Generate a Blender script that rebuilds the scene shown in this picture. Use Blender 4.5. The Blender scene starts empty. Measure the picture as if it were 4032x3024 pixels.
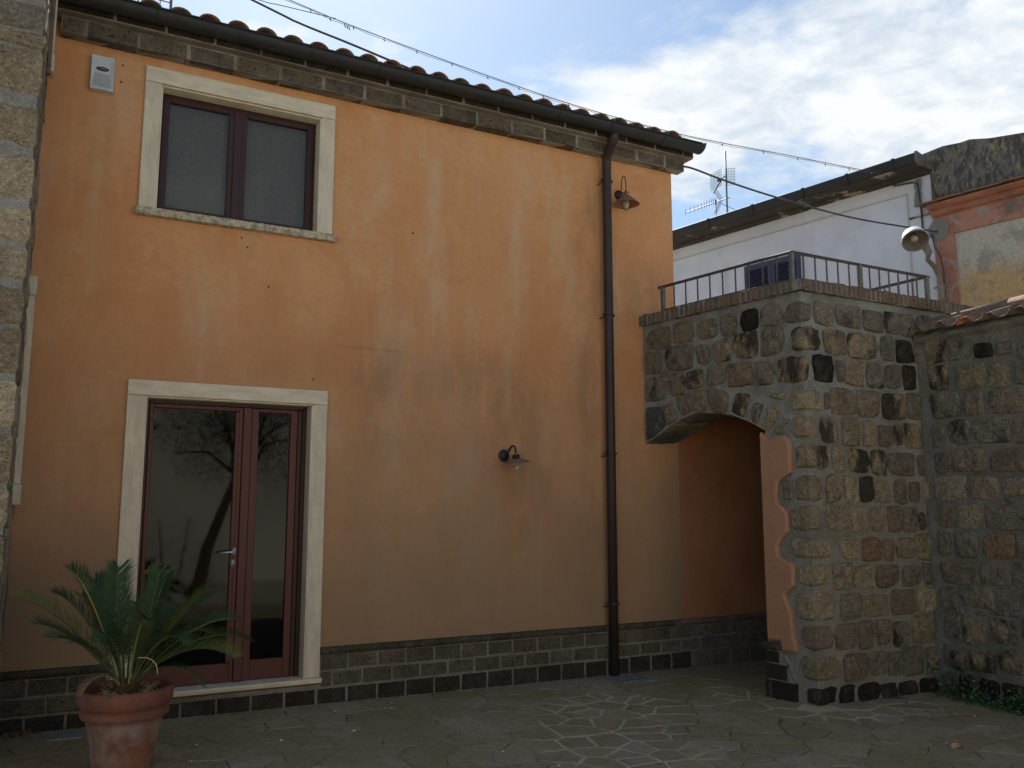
import bpy, bmesh, math, random
from mathutils import Vector, Matrix, noise as mnoise
R = math.radians
random.seed(7)
scn = bpy.context.scene
COL = scn.collection
# ------------------------------------------------------------------ camera
cam_d = bpy.data.cameras.new('camera'); cam = bpy.data.objects.new('camera', cam_d); COL.objects.link(cam)
YAW, PIT, CD, CH = R(28.139), R(7.915), 7.238, 1.6
cam.location = (0, -CD, CH)
cam.rotation_euler = (R(90) + PIT, 0, -YAW)
cam_d.sensor_fit = 'HORIZONTAL'; cam_d.sensor_width = 36.0
cam_d.lens = 36.0 * 3416.5 / 4032
cam_d.clip_start = .05; cam_d.clip_end = 3000
scn.camera = cam
# ------------------------------------------------------------------ sky, sun, exposure
SUN_AZ, SUN_EL = R(12), R(47)          # azimuth from +y towards +x
W = bpy.data.worlds.new('World'); scn.world = W; W.use_nodes = True
def build_world():
    nt = W.node_tree; N = nt.nodes; Lk = nt.links
    for n in list(N): N.remove(n)
    def nd(t, **k):
        n = N.new(t)
        for a, b in k.items(): setattr(n, a, b)
        return n
    out = nd('ShaderNodeOutputWorld'); bg = nd('ShaderNodeBackground'); Lk.new(bg.outputs[0], out.inputs[0])
    bg.inputs[1].default_value = .062
    sky = nd('ShaderNodeTexSky', sky_type='NISHITA', sun_disc=False)
    sky.sun_elevation = SUN_EL; sky.sun_rotation = SUN_AZ; sky.air_density = 1.0; sky.dust_density = .6; sky.ozone_density = 2.0
    tint = nd('ShaderNodeMix', data_type='RGBA', blend_type='MULTIPLY'); tint.inputs[0].default_value = 1
    Lk.new(sky.outputs[0], tint.inputs[6]); tint.inputs[7].default_value = SKY_TINT
    tc = nd('ShaderNodeTexCoord'); sep = nd('ShaderNodeSeparateXYZ'); Lk.new(tc.outputs['Generated'], sep.inputs[0])
    def m(op, a, b=None, clamp=False):
        n = nd('ShaderNodeMath', operation=op, use_clamp=clamp)
        for i, v in enumerate((a, b)):
            if v is None: continue
            if isinstance(v, (int, float)): n.inputs[i].default_value = v
            else: Lk.new(v, n.inputs[i])
        return n.outputs[0]
    zc = m('ADD', m('MAXIMUM', sep.outputs[2], 0.0), .12)
    px = m('DIVIDE', sep.outputs[0], zc); py = m('DIVIDE', sep.outputs[1], zc)
    cmb = nd('ShaderNodeCombineXYZ'); Lk.new(px, cmb.inputs[0]); Lk.new(py, cmb.inputs[1]); cmb.inputs[2].default_value = CLOUD_SEED
    def noise(scale, det, rough, dist=0):
        n = nd('ShaderNodeTexNoise'); n.inputs['Scale'].default_value = scale; n.inputs['Detail'].default_value = det
        n.inputs['Roughness'].default_value = rough; n.inputs['Distortion'].default_value = dist
        Lk.new(cmb.outputs[0], n.inputs['Vector']); return n.outputs['Fac']
    def blob(cx, cy, r):   # smooth bump, 1 at the centre: the bank of cloud round a bearing
        dx = m('SUBTRACT', px, cx); dy = m('SUBTRACT', py, cy)
        d2 = m('ADD', m('MULTIPLY', dx, dx), m('MULTIPLY', dy, dy))
        return m('POWER', 2.718, m('MULTIPLY', d2, -1.0 / (r * r)))
    big = noise(1.1, 3, .5); fine = noise(5.5, 8, .62, .3)
    dens = m('ADD', m('MULTIPLY', big, .55), m('MULTIPLY', fine, .62))
    for cx, cy, r, a in CLOUD_BANKS: dens = m('ADD', dens, m('MULTIPLY', blob(cx, cy, r), a))
    mr = nd('ShaderNodeMapRange', interpolation_type='SMOOTHSTEP'); Lk.new(dens, mr.inputs[0])
    mr.inputs[1].default_value = .60; mr.inputs[2].default_value = .86; mr.inputs[3].default_value = .03; mr.inputs[4].default_value = 1
    # cloud colour: white, thick parts greyer
    sh = nd('ShaderNodeMapRange'); Lk.new(m('ADD', m('MULTIPLY', noise(4.2, 6, .6), .5), m('MULTIPLY', noise(11, 5, .6, .5), .5)), sh.inputs[0])
    sh.inputs[1].default_value = .38; sh.inputs[2].default_value = .56
    cc = nd('ShaderNodeMix', data_type='RGBA'); Lk.new(sh.outputs[0], cc.inputs[0])
    cc.inputs[6].default_value = (5.3, 6.0, 6.7, 1); cc.inputs[7].default_value = (7.5, 7.75, 7.95, 1)
    mx = nd('ShaderNodeMix', data_type='RGBA'); Lk.new(mr.outputs[0], mx.inputs[0]); Lk.new(tint.outputs[2], mx.inputs[6]); Lk.new(cc.outputs[2], mx.inputs[7])
    Lk.new(mx.outputs[2], bg.inputs[0])
SKY_TINT = (1.02, 1.10, 1.08, 1)
CLOUD_SEED = 3.7
CLOUD_BANKS = [(1.50, 1.00, .60, .36), (1.02, 1.34, .26, .17), (1.50, 1.45, .15, -.12), (.66, 1.08, .30, -.22), (.38, 1.45, .15, .15)]
build_world()
sun_d = bpy.data.lights.new('sun', 'SUN'); sun = bpy.data.objects.new('sun', sun_d); COL.objects.link(sun)
sun_d.energy = 4.2; sun_d.angle = R(.6); sun_d.color = (1.0, .97, .92)
sd = Vector((math.sin(SUN_AZ) * math.cos(SUN_EL), math.cos(SUN_AZ) * math.cos(SUN_EL), math.sin(SUN_EL)))
sun.rotation_euler = sd.to_track_quat('Z', 'Y').to_euler()
scn.view_settings.view_transform = 'Standard'; scn.view_settings.look = 'None'
scn.view_settings.gamma = 1; scn.view_settings.use_curve_mapping = False
scn.view_settings.exposure = 1.05
scn.render.engine = 'CYCLES'
scn.cycles.max_bounces = 8; scn.cycles.diffuse_bounces = 5; scn.cycles.transparent_max_bounces = 12
# ------------------------------------------------------------------ helpers
def tag(o, label=None, cat=None, group=None, kind=None):
    for k, v in (('label', label), ('category', cat), ('group', group), ('kind', kind)):
        if v: o[k] = v
    return o
def empty(name, label, cat, loc=(0, 0, 0), group=None):
    o = bpy.data.objects.new(name, None); o.location = loc; o.empty_display_size = .2
    COL.objects.link(o); return tag(o, label, cat, group)
class MB:
    """collects faces for one mesh object; points are world coordinates"""
    def __init__(s): s.v = []; s.f = []; s.m = []; s.mi = 0
    def add(s, vs, fs):
        b = len(s.v); s.v += [tuple(p) for p in vs]; s.f += [tuple(i + b for i in f) for f in fs]; s.m += [s.mi] * len(fs)
    def box(s, x0, x1, y0, y1, z0, z1):
        s.add([(x0, y0, z0), (x1, y0, z0), (x1, y1, z0), (x0, y1, z0), (x0, y0, z1), (x1, y0, z1), (x1, y1, z1), (x0, y1, z1)],
              [(0, 3, 2, 1), (4, 5, 6, 7), (0, 1, 5, 4), (1, 2, 6, 5), (2, 3, 7, 6), (3, 0, 4, 7)])
    def obox(s, c, ax, ay, az):   # oriented box: centre and three half vectors
        c = Vector(c); ax = Vector(ax); ay = Vector(ay); az = Vector(az)
        P = [c + ax * i + ay * j + az * k for k in (-1, 1) for i, j in ((-1, -1), (1, -1), (1, 1), (-1, 1))]
        s.add(P, [(0, 3, 2, 1), (4, 5, 6, 7), (0, 1, 5, 4), (1, 2, 6, 5), (2, 3, 7, 6), (3, 0, 4, 7)])
    def tube(s, pts, r, n=8, cap=True, closed=False):
        pts = [Vector(p) for p in pts]; K = len(pts); rr = r if hasattr(r, '__len__') else [r] * K
        base = len(s.v); ref = None; vs = []
        for i, p in enumerate(pts):
            t = (pts[min(i + 1, K - 1)] - pts[max(i - 1, 0)]).normalized()
            if ref is None: ref = t.orthogonal().normalized()
            ref = (ref - t * ref.dot(t))
            ref = ref.normalized() if ref.length > 1e-6 else t.orthogonal().normalized()
            b = t.cross(ref)
            for k in range(n):
                a = 2 * math.pi * k / n
                vs.append(p + (ref * math.cos(a) + b * math.sin(a)) * rr[i])
        fs = [(i * n + k, i * n + (k + 1) % n, (i + 1) * n + (k + 1) % n, (i + 1) * n + k) for i in range(K - 1) for k in range(n)]
        if cap: fs += [tuple(range(n))[::-1], tuple((K - 1) * n + k for k in range(n))]
        s.add(vs, fs)
    def lathe(s, prof, c=(0, 0, 0), n=32, M=None, wav=None):
        vs = []
        for r, z in prof:
            for k in range(n):
                a = 2 * math.pi * k / n
                rr = r * (1 + (wav(a, r) if wav else 0))
                p = Vector((rr * math.cos(a), rr * math.sin(a), z))
                if M: p = M @ p
                vs.append(p + Vector(c))
        fs = [(i * n + k, i * n + (k + 1) % n, (i + 1) * n + (k + 1) % n, (i + 1) * n + k) for i in range(len(prof) - 1) for k in range(n)]
        s.add(vs, fs)
    def grid(s, nu, nv, fn):
        vs = [fn(i / nu, j / nv) for j in range(nv + 1) for i in range(nu + 1)]
        s.add(vs, [(j * (nu + 1) + i, j * (nu + 1) + i + 1, (j + 1) * (nu + 1) + i + 1, (j + 1) * (nu + 1) + i) for j in range(nv) for i in range(nu)])
    def build(s, name, mat, parent=None, smooth=False, org=None, bevel=0, fix=False):
        if org is None and parent is None and s.v:
            xs = [p[0] for p in s.v]; ys = [p[1] for p in s.v]; zs = [p[2] for p in s.v]
            org = ((min(xs) + max(xs)) / 2, (min(ys) + max(ys)) / 2, min(zs))
        off = Vector(org) if org is not None else (world_loc(parent) if parent else Vector((0, 0, 0)))
        me = bpy.data.meshes.new(name)
        me.from_pydata([(p[0] - off[0], p[1] - off[1], p[2] - off[2]) for p in s.v], [], s.f)
        mats = mat if isinstance(mat, (list, tuple)) else [mat]
        for mm in mats: me.materials.append(mm)
        if len(mats) > 1: me.polygons.foreach_set('material_index', s.m)
        if smooth: me.polygons.foreach_set('use_smooth', [True] * len(me.polygons))
        me.validate(); me.update()
        if fix or bevel:
            bm = bmesh.new(); bm.from_mesh(me)
            if fix: bmesh.ops.recalc_face_normals(bm, faces=bm.faces)
            if bevel: bmesh.ops.bevel(bm, geom=[e for e in bm.edges if e.is_manifold and e.calc_face_angle(0) > .6], offset=bevel, segments=1, affect='EDGES', clamp_overlap=True)
            bm.to_mesh(me); bm.free()
        o = bpy.data.objects.new(name, me); COL.objects.link(o)
        if parent:
            o.parent = parent; o.location = off - world_loc(parent)
        else: o.location = off
        return o
def world_loc(o):
    v = Vector(o.location)
    while o.parent: o = o.parent; v += Vector(o.location)
    return v
def gz(x): return .012 - .009 * x
def fbm(p, o=3): return mnoise.fractal(Vector(p), 1.0, 2.0, o)
# ------------------------------------------------------------------ materials
def srgb(r, g, b):
    f = lambda c: c / 12.92 if c <= .04045 else ((c + .055) / 1.055) ** 2.4
    return (f(r / 255), f(g / 255), f(b / 255), 1)
class Mat:
    def __init__(s, name, rough=.85, spec=.3):
        s.m = bpy.data.materials.new(name); s.m.use_nodes = True; s.N = s.m.node_tree.nodes; s.L = s.m.node_tree.links
        s.b = s.N['Principled BSDF']; s.b.inputs['Roughness'].default_value = rough; s.b.inputs['Specular IOR Level'].default_value = spec
        s.tc = s.N.new('ShaderNodeTexCoord'); s.geo = s.N.new('ShaderNodeNewGeometry'); s.oi = s.N.new('ShaderNodeObjectInfo')
        s.P = s.geo.outputs['Position']
    def mapv(s, sc, loc=(0, 0, 0), src=None):
        n = s.N.new('ShaderNodeMapping'); n.inputs['Scale'].default_value = sc; n.inputs['Location'].default_value = loc
        s.L.new(src or s.P, n.inputs[0]); return n.outputs[0]
    def noise(s, scale, det=4, rough=.55, vec=None, dist=0):
        n = s.N.new('ShaderNodeTexNoise'); n.inputs['Scale'].default_value = scale; n.inputs['Detail'].default_value = det
        n.inputs['Roughness'].default_value = rough; n.inputs['Distortion'].default_value = dist
        s.L.new(vec or s.P, n.inputs['Vector']); return n.outputs['Fac']
    def vor(s, scale, feat='F1', vec=None, out='Distance'):
        n = s.N.new('ShaderNodeTexVoronoi'); n.feature = feat; n.inputs['Scale'].default_value = scale
        s.L.new(vec or s.P, n.inputs['Vector']); return n.outputs[out]
    def ramp(s, fac, a, b, lo=0., hi=1., smooth=True):
        n = s.N.new('ShaderNodeMapRange'); n.interpolation_type = 'SMOOTHSTEP' if smooth else 'LINEAR'
        s.L.new(fac, n.inputs[0])
        for i, v in ((1, a), (2, b), (3, lo), (4, hi)): n.inputs[i].default_value = v
        return n.outputs[0]
    def mix(s, f, a, b, mode='MIX'):
        n = s.N.new('ShaderNodeMix'); n.data_type = 'RGBA'; n.blend_type = mode
        if isinstance(f, (int, float)): n.inputs[0].default_value = f
        else: s.L.new(f, n.inputs[0])
        for i, v in ((6, a), (7, b)):
            if isinstance(v, (tuple, list)): n.inputs[i].default_value = tuple(v) if len(v) == 4 else tuple(v) + (1,)
            else: s.L.new(v, n.inputs[i])
        return n.outputs[2]
    def math(s, op, a, b=None, clamp=False):
        n = s.N.new('ShaderNodeMath'); n.operation = op; n.use_clamp = clamp
        for i, v in enumerate((a, b)):
            if v is None: continue
            if isinstance(v, (int, float)): n.inputs[i].default_value = v
            else: s.L.new(v, n.inputs[i])
        return n.outputs[0]
    def grain(s, col, sc=70, lo=.62, hi=1.42, det=4, vec=None):
        g = s.ramp(s.noise(sc, det, .72, vec), .34, .66, lo, hi, False)
        n = s.N.new('ShaderNodeVectorMath'); n.operation = 'SCALE'; s.L.new(col, n.inputs[0]); s.L.new(g, n.inputs['Scale']); return n.outputs[0]
    def sep(s, vec=None):
        n = s.N.new('ShaderNodeSeparateXYZ'); s.L.new(vec or s.P, n.inputs[0]); return n.outputs
    def vary(s, col, amt=.25):        # each object a little lighter or darker
        v = s.ramp(s.oi.outputs['Random'], 0, 1, 1 - amt, 1 + amt, False)
        n = s.N.new('ShaderNodeVectorMath'); n.operation = 'SCALE'; s.L.new(col, n.inputs[0]); s.L.new(v, n.inputs['Scale']); return n.outputs[0]
    def color(s, c):
        if isinstance(c, (tuple, list)): s.b.inputs['Base Color'].default_value = tuple(c) if len(c) == 4 else tuple(c) + (1,)
        else: s.L.new(c, s.b.inputs['Base Color'])
        return s
    def bump(s, h, dist=.01, strength=1.0):
        n = s.N.new('ShaderNodeBump'); n.inputs['Distance'].default_value = dist; n.inputs['Strength'].default_value = strength
        s.L.new(h, n.inputs['Height']); s.L.new(n.outputs[0], s.b.inputs['Normal']); return s
M = {}
def mats():
    # --- orange lime plaster
    def plaster(name, c1, c2, c3, pale=.35, damp=True):
        a = Mat(name, .93, .15)
        big = a.ramp(a.noise(.9, 5, .6), .35, .68)
        col = a.mix(big, c1, c2)
        col = a.mix(a.ramp(a.noise(1.7, 7, .7, a.mapv((1, 1, .9), (3, 1, 8)), .8), .46, .66, 0, .45), col, (c2[0] * .88, c2[1] * .78, c2[2] * .70, 1))
        st = a.ramp(a.noise(1.0, 6, .62, a.mapv((3.2, 3.2, .55))), .48, .68)
        col = a.mix(a.math('MULTIPLY', st, .75), col, c3)
        dk_ = a.ramp(a.noise(1.0, 6, .65, a.mapv((2.1, 2.1, .42), (5, 0, 3))), .52, .72)
        col = a.mix(a.math('MULTIPLY', dk_, .38), col, (c1[0] * .62, c1[1] * .58, c1[2] * .55, 1))
        pt = a.ramp(a.noise(4.5, 7, .68, a.mapv((1, 1, .55)), .6), .56, .70)
        col = a.mix(a.math('MULTIPLY', pt, pale), col, (c3[0] * 1.08, c3[1] * 1.12, c3[2] * 1.22, 1))
        mott = a.noise(16, 5, .7)
        col = a.mix(a.ramp(mott, .3, .7, .0, .38), col, (c1[0] * .72, c1[1] * .68, c1[2] * .62, 1))
        fine = a.noise(130, 3, .7)
        col = a.mix(a.ramp(fine, .35, .75, 0, .16), col, (c1[0] * .6, c1[1] * .55, c1[2] * .5, 1))
        if damp:   # pale wash streaks where rain has run, at their places on the wall
            X = a.sep(); xw = a.math('ADD', X[0], a.math('MULTIPLY', a.math('SUBTRACT', a.noise(1.3, 4, .6), .5), .55))
            brk = a.ramp(a.noise(3.0, 6, .68, a.mapv((1.6, 1.6, .6))), .36, .60)
            def streak(col, cx, w, z0, z1, amt, c):
                d = a.math('DIVIDE', a.math('SUBTRACT', xw, cx), w)
                f = a.math('POWER', 2.718, a.math('MULTIPLY', a.math('MULTIPLY', d, d), -1))
                zr = a.math('MULTIPLY', a.ramp(X[2], z0 - .25, z0 + .3), a.ramp(X[2], z1 + .25, z1 - .3))
                return a.mix(a.math('MULTIPLY', a.math('MULTIPLY', f, a.math('MULTIPLY', zr, brk)), amt), col, c)
            pale = srgb(206, 180, 150)
            for cx, w, z0, z1, am in ((3.05, .13, 2.6, 4.9, .75), (2.45, .10, 4.0, 5.1, .6), (3.4, .30, .5, 2.2, .7), (2.6, .28, .5, 1.3, .5), (5.5, .16, .6, 2.4, .5), (3.95, .12, 3.2, 5.1, .4), (2.75, .10, 1.6, 3.4, .5), (4.5, .18, 1.5, 2.2, .35), (1.2, .3, 2.75, 3.4, .3)):
                col = streak(col, cx, w, z0, z1, am * .7, pale)
            for cx, w, z0, z1, am in ((3.9, .45, 1.2, 2.9, .38), (2.6, .35, 2.0, 3.0, .35), (4.75, .14, .4, 4.9, .42), (.2, .4, .5, 1.6, .25), (5.45, .5, 3.4, 4.1, .4), (3.2, .8, 2.55, 2.95, .35)):  # dull brown patches; the run left of the downpipe paints its soft shadow
                col = streak(col, cx, w, z0, z1, am, srgb(128, 104, 78))
        if damp:   # rising damp and dust: a ragged grey-brown zone in the lower half
            z = a.sep()[2]
            zz = a.math('ADD', z, a.math('MULTIPLY', a.noise(1.4, 6, .62, a.mapv((1, 1, .7))), -2.2))
            col = a.mix(a.ramp(zz, 2.7, -.9, 0, .84), col, srgb(142, 120, 96))
            line = a.math('ABSOLUTE', a.math('SUBTRACT', a.math('ADD', z, a.math('MULTIPLY', a.noise(2.2, 3, .5), .05)), 2.985))
            lm = a.math('MULTIPLY', a.ramp(line, .0, .02, 1, 0), a.math('MULTIPLY', a.ramp(a.noise(1.3, 2, .5, a.mapv((1, 1, .1))), .45, .6, 0, .22), a.ramp(a.sep()[0], 2.0, 2.4)))
            col = a.mix(lm, col, srgb(105, 84, 66))
        col = a.grain(col, 90, .93, 1.07)
        a.color(col)
        a.bump(a.math('ADD', a.math('MULTIPLY', a.noise(7, 4, .5), .6), a.math('MULTIPLY', fine, .12)), .012, .8)
        return a.m
    M['orange'] = plaster('orange_plaster', srgb(217, 162, 114), srgb(207, 144, 98), srgb(210, 172, 135))
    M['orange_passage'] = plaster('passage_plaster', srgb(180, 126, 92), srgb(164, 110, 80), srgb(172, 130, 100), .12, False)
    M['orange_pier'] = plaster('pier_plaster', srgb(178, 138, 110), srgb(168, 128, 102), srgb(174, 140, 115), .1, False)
    # --- tufa stones, one material a tone
    def tufa(name, c1, c2, lich, thr, gloss=.95):
        a = Mat(name, gloss, .12)
        base = a.mix(a.ramp(a.noise(9, 6, .65), .35, .65), c1, c2)
        base = a.vary(base, .2)
        base = a.mix(a.ramp(a.noise(38, 4, .7), .45, .7, 0, .45), base, (c1[0] * 1.35, c1[1] * 1.3, c1[2] * 1.2, 1))
        # black lichen: ragged vertical patches
        ln = a.noise(2.7, 7, .68, a.mapv((1.5, 1.5, .8)), .4)
        ln = a.math('ADD', ln, a.ramp(a.oi.outputs['Random'], 0, 1, -.05, .05, False))
        base = a.mix(a.ramp(ln, thr, thr + .15, 0, .92), base, lich)
        pits = a.ramp(a.vor(34, 'F1', a.mapv((1, 1, 1.4))), .10, .26, 0, 1)
        pm = a.math('MAXIMUM', pits, a.ramp(a.noise(12, 2, .5), .42, .55))
        base = a.mix(pm, (c1[0] * .3, c1[1] * .28, c1[2] * .26, 1), base)
        base = a.grain(base, 62, .66, 1.34, 5); base = a.grain(base, 26, .84, 1.16, 3, a.mapv((1, 1, 1.8)))
        a.color(base)
        h = a.math('ADD', a.math('MULTIPLY', a.noise(24, 6, .72), 1.0), a.math('MULTIPLY', pm, .35))
        a.bump(h, .034, 1.0)
        return a.m
    dk = srgb(54, 50, 46)
    M['stone_t'] = tufa('tufa_tan', srgb(156, 142, 117), srgb(134, 121, 98), dk, .60)
    M['stone_b'] = tufa('tufa_brown', srgb(138, 123, 104), srgb(118, 106, 90), dk, .57)
    M['stone_g'] = tufa('tufa_grey', srgb(132, 122, 107), srgb(112, 104, 92), dk, .55)
    M['stone_m'] = tufa('tufa_half_black', srgb(156, 138, 112), srgb(124, 110, 92), srgb(58, 53, 48), .46)
    M['stone_D'] = tufa('tufa_black', srgb(78, 70, 62), srgb(60, 54, 48), srgb(46, 42, 38), .42)
    M['stone_o'] = tufa('tufa_orange', srgb(146, 120, 94), srgb(130, 108, 86), dk, .62)
    M['stone_s'] = tufa('tufa_slate', srgb(104, 102, 98), srgb(88, 86, 82), dk, .66)
    M['stone_p'] = tufa('tufa_pier', srgb(184, 168, 142), srgb(158, 143, 120), srgb(104, 96, 88), .56)
    def mortar(name, c1, c2, dark=.5):
        a = Mat(name, .95, .15)
        c = a.mix(a.ramp(a.noise(3.0, 5, .6), .35, .65), c1, c2)
        c = a.mix(a.ramp(a.sep()[2], 2.7, 1.3, 0, .75 if name == 'tower_mortar' else 0), c, srgb(142, 136, 122))
        c = a.mix(a.ramp(a.noise(1.3, 6, .65), .48, .66, 0, dark), c, srgb(84, 80, 72))
        c = a.mix(a.ramp(a.noise(60, 3, .7), .4, .7, 0, .35), c, (c1[0] * .62, c1[1] * .6, c1[2] * .58, 1))
        c = a.grain(c, 80, .68, 1.3); a.color(c); a.bump(a.noise(30, 6, .72), .022, .9); return a.m
    M['mortar'] = mortar('tower_mortar', srgb(158, 158, 150), srgb(132, 130, 121), .35)
    M['mortar_wall'] = mortar('wall_mortar', srgb(140, 136, 126), srgb(118, 114, 104), .4)
    M['mortar_pier'] = mortar('pier_mortar', srgb(160, 158, 150), srgb(130, 126, 116), .4)
    M['mortar_plinth'] = mortar('plinth_mortar', srgb(142, 135, 122), srgb(118, 112, 100), .3)
    M['mortar_brick'] = mortar('coping_mortar', srgb(160, 154, 142), srgb(128, 121, 110), .35)
    # --- dark tufa blocks of the plinth, cornice
    def block(name, c1, c2, moss=0.):
        a = Mat(name, .95, .12)
        c = a.mix(a.ramp(a.noise(7, 5, .65), .35, .65), c1, c2); c = a.vary(c, .16)
        c = a.mix(a.ramp(a.noise(55, 4, .75), .52, .72, 0, .6), c, (c1[0] * 1.7, c1[1] * 1.7, c1[2] * 1.65, 1))
        c = a.mix(a.ramp(a.noise(26, 3, .6), .56, .66, 0, .8), c, (c1[0] * .3, c1[1] * .3, c1[2] * .3, 1))
        if moss: c = a.mix(a.ramp(a.noise(2.6, 5, .65), .5, .66, 0, moss), c, srgb(66, 68, 40))
        c = a.grain(c, 75, .6, 1.45); a.color(c); a.bump(a.noise(34, 6, .75), .014, 1.0); return a.m
    M['plinth'] = block('dark_tufa_block', srgb(100, 91, 78), srgb(80, 73, 62))
    M['plinth_low'] = block('black_tufa_block', srgb(66, 61, 52), srgb(50, 46, 39))
    M['plinth_far'] = block('grey_tufa_block', srgb(118, 109, 97), srgb(98, 90, 80))
    M['torus'] = block('mossy_moulding', srgb(92, 84, 71), srgb(68, 62, 52), .75)
    M['cornice'] = block('cornice_tufa', srgb(106, 96, 84), srgb(84, 76, 66))
    M['cornice_top'] = block('cornice_top_tufa', srgb(70, 63, 55), srgb(54, 49, 43))
    # --- brick of the coping
    a = Mat('coping_brick', .93, .12)
    hue = a.ramp(a.oi.outputs['Random'], .1, .9)
    c = a.mix(hue, srgb(120, 98, 82), srgb(104, 96, 85)); c = a.mix(a.ramp(a.noise(18, 5, .7), .42, .66, 0, .7), c, srgb(76, 68, 60))
    c = a.mix(a.ramp(a.noise(60, 3, .6), .5, .75, 0, .4), c, srgb(160, 130, 100))
    a.color(c); a.bump(a.noise(50, 5, .7), .008, .9); M['brick'] = a.m
    # --- terracotta roof tiles
    def tile(name, c1, c2, c3):
        a = Mat(name, .9, .15)
        c = a.mix(a.ramp(a.oi.outputs['Random'], .2, .8), c1, c2); c = a.mix(a.ramp(a.noise(6, 6, .7), .45, .65, 0, .8), c, c3)
        c = a.mix(a.ramp(a.noise(45, 4, .7), .55, .7, 0, .5), c, srgb(170, 160, 140))
        a.color(c); a.bump(a.noise(40, 5, .7), .006, .8); return a.m
    M['tile'] = tile('roof_terracotta', srgb(150, 104, 78), srgb(134, 112, 86), srgb(92, 80, 66))
    M['tile_old'] = tile('weathered_terracotta', srgb(140, 108, 86), srgb(120, 106, 90), srgb(88, 80, 70))
    M['tile_red'] = tile('red_terracotta', srgb(176, 112, 88), srgb(176, 112, 88), srgb(126, 98, 82))
    # --- travertine
    def trav(name, c1, c2, bump=.004, sc=1):
        a = Mat(name, .7, .3)
        c = a.mix(a.ramp(a.noise(4, 6, .65, a.mapv((1.2, 1.2, 5) if sc == 1 else (5, 5, 1))), .35, .65), c1, c2)
        c = a.mix(a.ramp(a.noise(30, 5, .7, a.mapv((1, 1, 3))), .55, .75, 0, .35), c, srgb(150, 138, 120))
        c = a.mix(a.ramp(a.noise(2.2, 5, .6), .5, .75, 0, .3), c, srgb(176, 166, 148))
        a.color(c); a.bump(a.noise(60, 5, .7), bump, .6); return a.m
    M['trav'] = trav('travertine_lintel', srgb(222, 210, 186), srgb(204, 192, 168))
    M['trav_v'] = trav('travertine_jamb', srgb(218, 206, 182), srgb(200, 188, 165), sc=2)
    a = Mat('rough_travertine', .9, .2)
    c = a.mix(a.ramp(a.noise(26, 5, .7), .4, .65), srgb(216, 202, 176), srgb(160, 146, 124)); a.color(c); a.bump(a.noise(40, 5, .75), .02, 1); M['trav_r'] = a.m
    # --- painted wood, metals, glass
    def plain(name, c, rough=.5, spec=.5, metal=0, var=.15, nsc=30, bd=0):
        a = Mat(name, rough, spec); a.b.inputs['Metallic'].default_value = metal
        a.color(a.mix(a.ramp(a.noise(nsc, 4, .65), .35, .7), c, tuple(x * (1 - var) for x in c[:3]) + (1,)))
        if bd: a.bump(a.noise(nsc * 2, 4, .6), bd, .6)
        return a.m
    M['wood'] = plain('red_brown_painted_wood', srgb(88, 40, 33), .48, .4, 0, .2, 12)
    M['wood_dark'] = plain('dark_brown_painted_wood', srgb(62, 35, 30), .48, .4, 0, .2, 12)
    M['gasket'] = plain('black_gasket', srgb(28, 26, 25), .6, .3)
    M['gutter'] = plain('dark_painted_gutter', srgb(50, 49, 49), .6, .35, 0, .25, 5, .001)
    M['pipe'] = plain('brown_painted_downpipe', srgb(60, 46, 45), .55, .4, 0, .25, 4, .001)
    M['iron'] = plain('galvanised_iron', srgb(118, 116, 112), .6, .4, .25, .35, 25, .001)
    M['iron_dark'] = plain('dark_twisted_iron', srgb(78, 74, 70), .65, .35, .2, .35, 25, .001)
    M['black_metal'] = plain('black_cast_metal', srgb(48, 50, 54), .55, .4, .1, .25, 40, .0006)
    M['copper'] = plain('brown_copper', srgb(150, 112, 94), .55, .4, .3, .3, 20, .0006)
    M['rust'] = plain('rusted_steel_rod', srgb(104, 62, 34), .6, .4, .2, .35, 40, .0006)
    M['cream'] = plain('cream_enamel', srgb(176, 158, 124), .5, .4, 0, .25, 14)
    M['steel'] = plain('brushed_steel', srgb(196, 198, 202), .32, .5, .7, .08)
    M['white_enamel'] = plain('white_enamel', srgb(226, 226, 224), .4, .5, 0, .12, 12)
    M['lamp_grey'] = plain('weathered_grey_steel', srgb(138, 132, 120), .65, .4, .2, .3, 18, .001)
    M['plastic'] = plain('grey_white_plastic', srgb(196, 202, 206), .5, .4, 0, .08, 10)
    M['plastic_dark'] = plain('shaded_plastic_rib', srgb(150, 156, 160), .6, .3)
    M['badge'] = plain('black_badge', srgb(30, 28, 27), .4, .4)
    M['gold'] = plain('yellow_print', srgb(196, 164, 96), .5, .4)
    M['cable'] = plain('grey_cable', srgb(74, 76, 82), .7, .3)
    M['alu'] = plain('antenna_aluminium', srgb(126, 128, 134), .5, .5, .4, .15)
    M['shutter'] = plain('blue_grey_shutter', srgb(66, 72, 90), .6, .3, 0, .15, 20)
    M['shutter_dark'] = plain('shutter_gap', srgb(30, 32, 40), .8, .1)
    M['cement'] = plain('fresh_cement', srgb(132, 130, 124), .9, .15, 0, .2, 12, .004)
    M['concrete'] = plain('pale_concrete_slab', srgb(140, 138, 130), .95, .15, 0, .35, 22, .006)
    M['soil'] = plain('dry_soil', srgb(78, 62, 46), 1, .1, 0, .5, 45, .02)
    M['dry_leaf'] = plain('dry_leaf', srgb(196, 160, 110), .8, .2, 0, .3, 60)
    M['dry_leaf_b'] = plain('brown_dry_leaf', srgb(140, 100, 76), .8, .2, 0, .4, 60)
    M['paper'] = plain('white_scrap', srgb(220, 218, 210), .8, .2)
    M['interior'] = plain('dark_room', srgb(54, 50, 46), .9, .1)
    M['curtain'] = plain('dark_blind', srgb(128, 127, 120), .9, .1)
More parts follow.
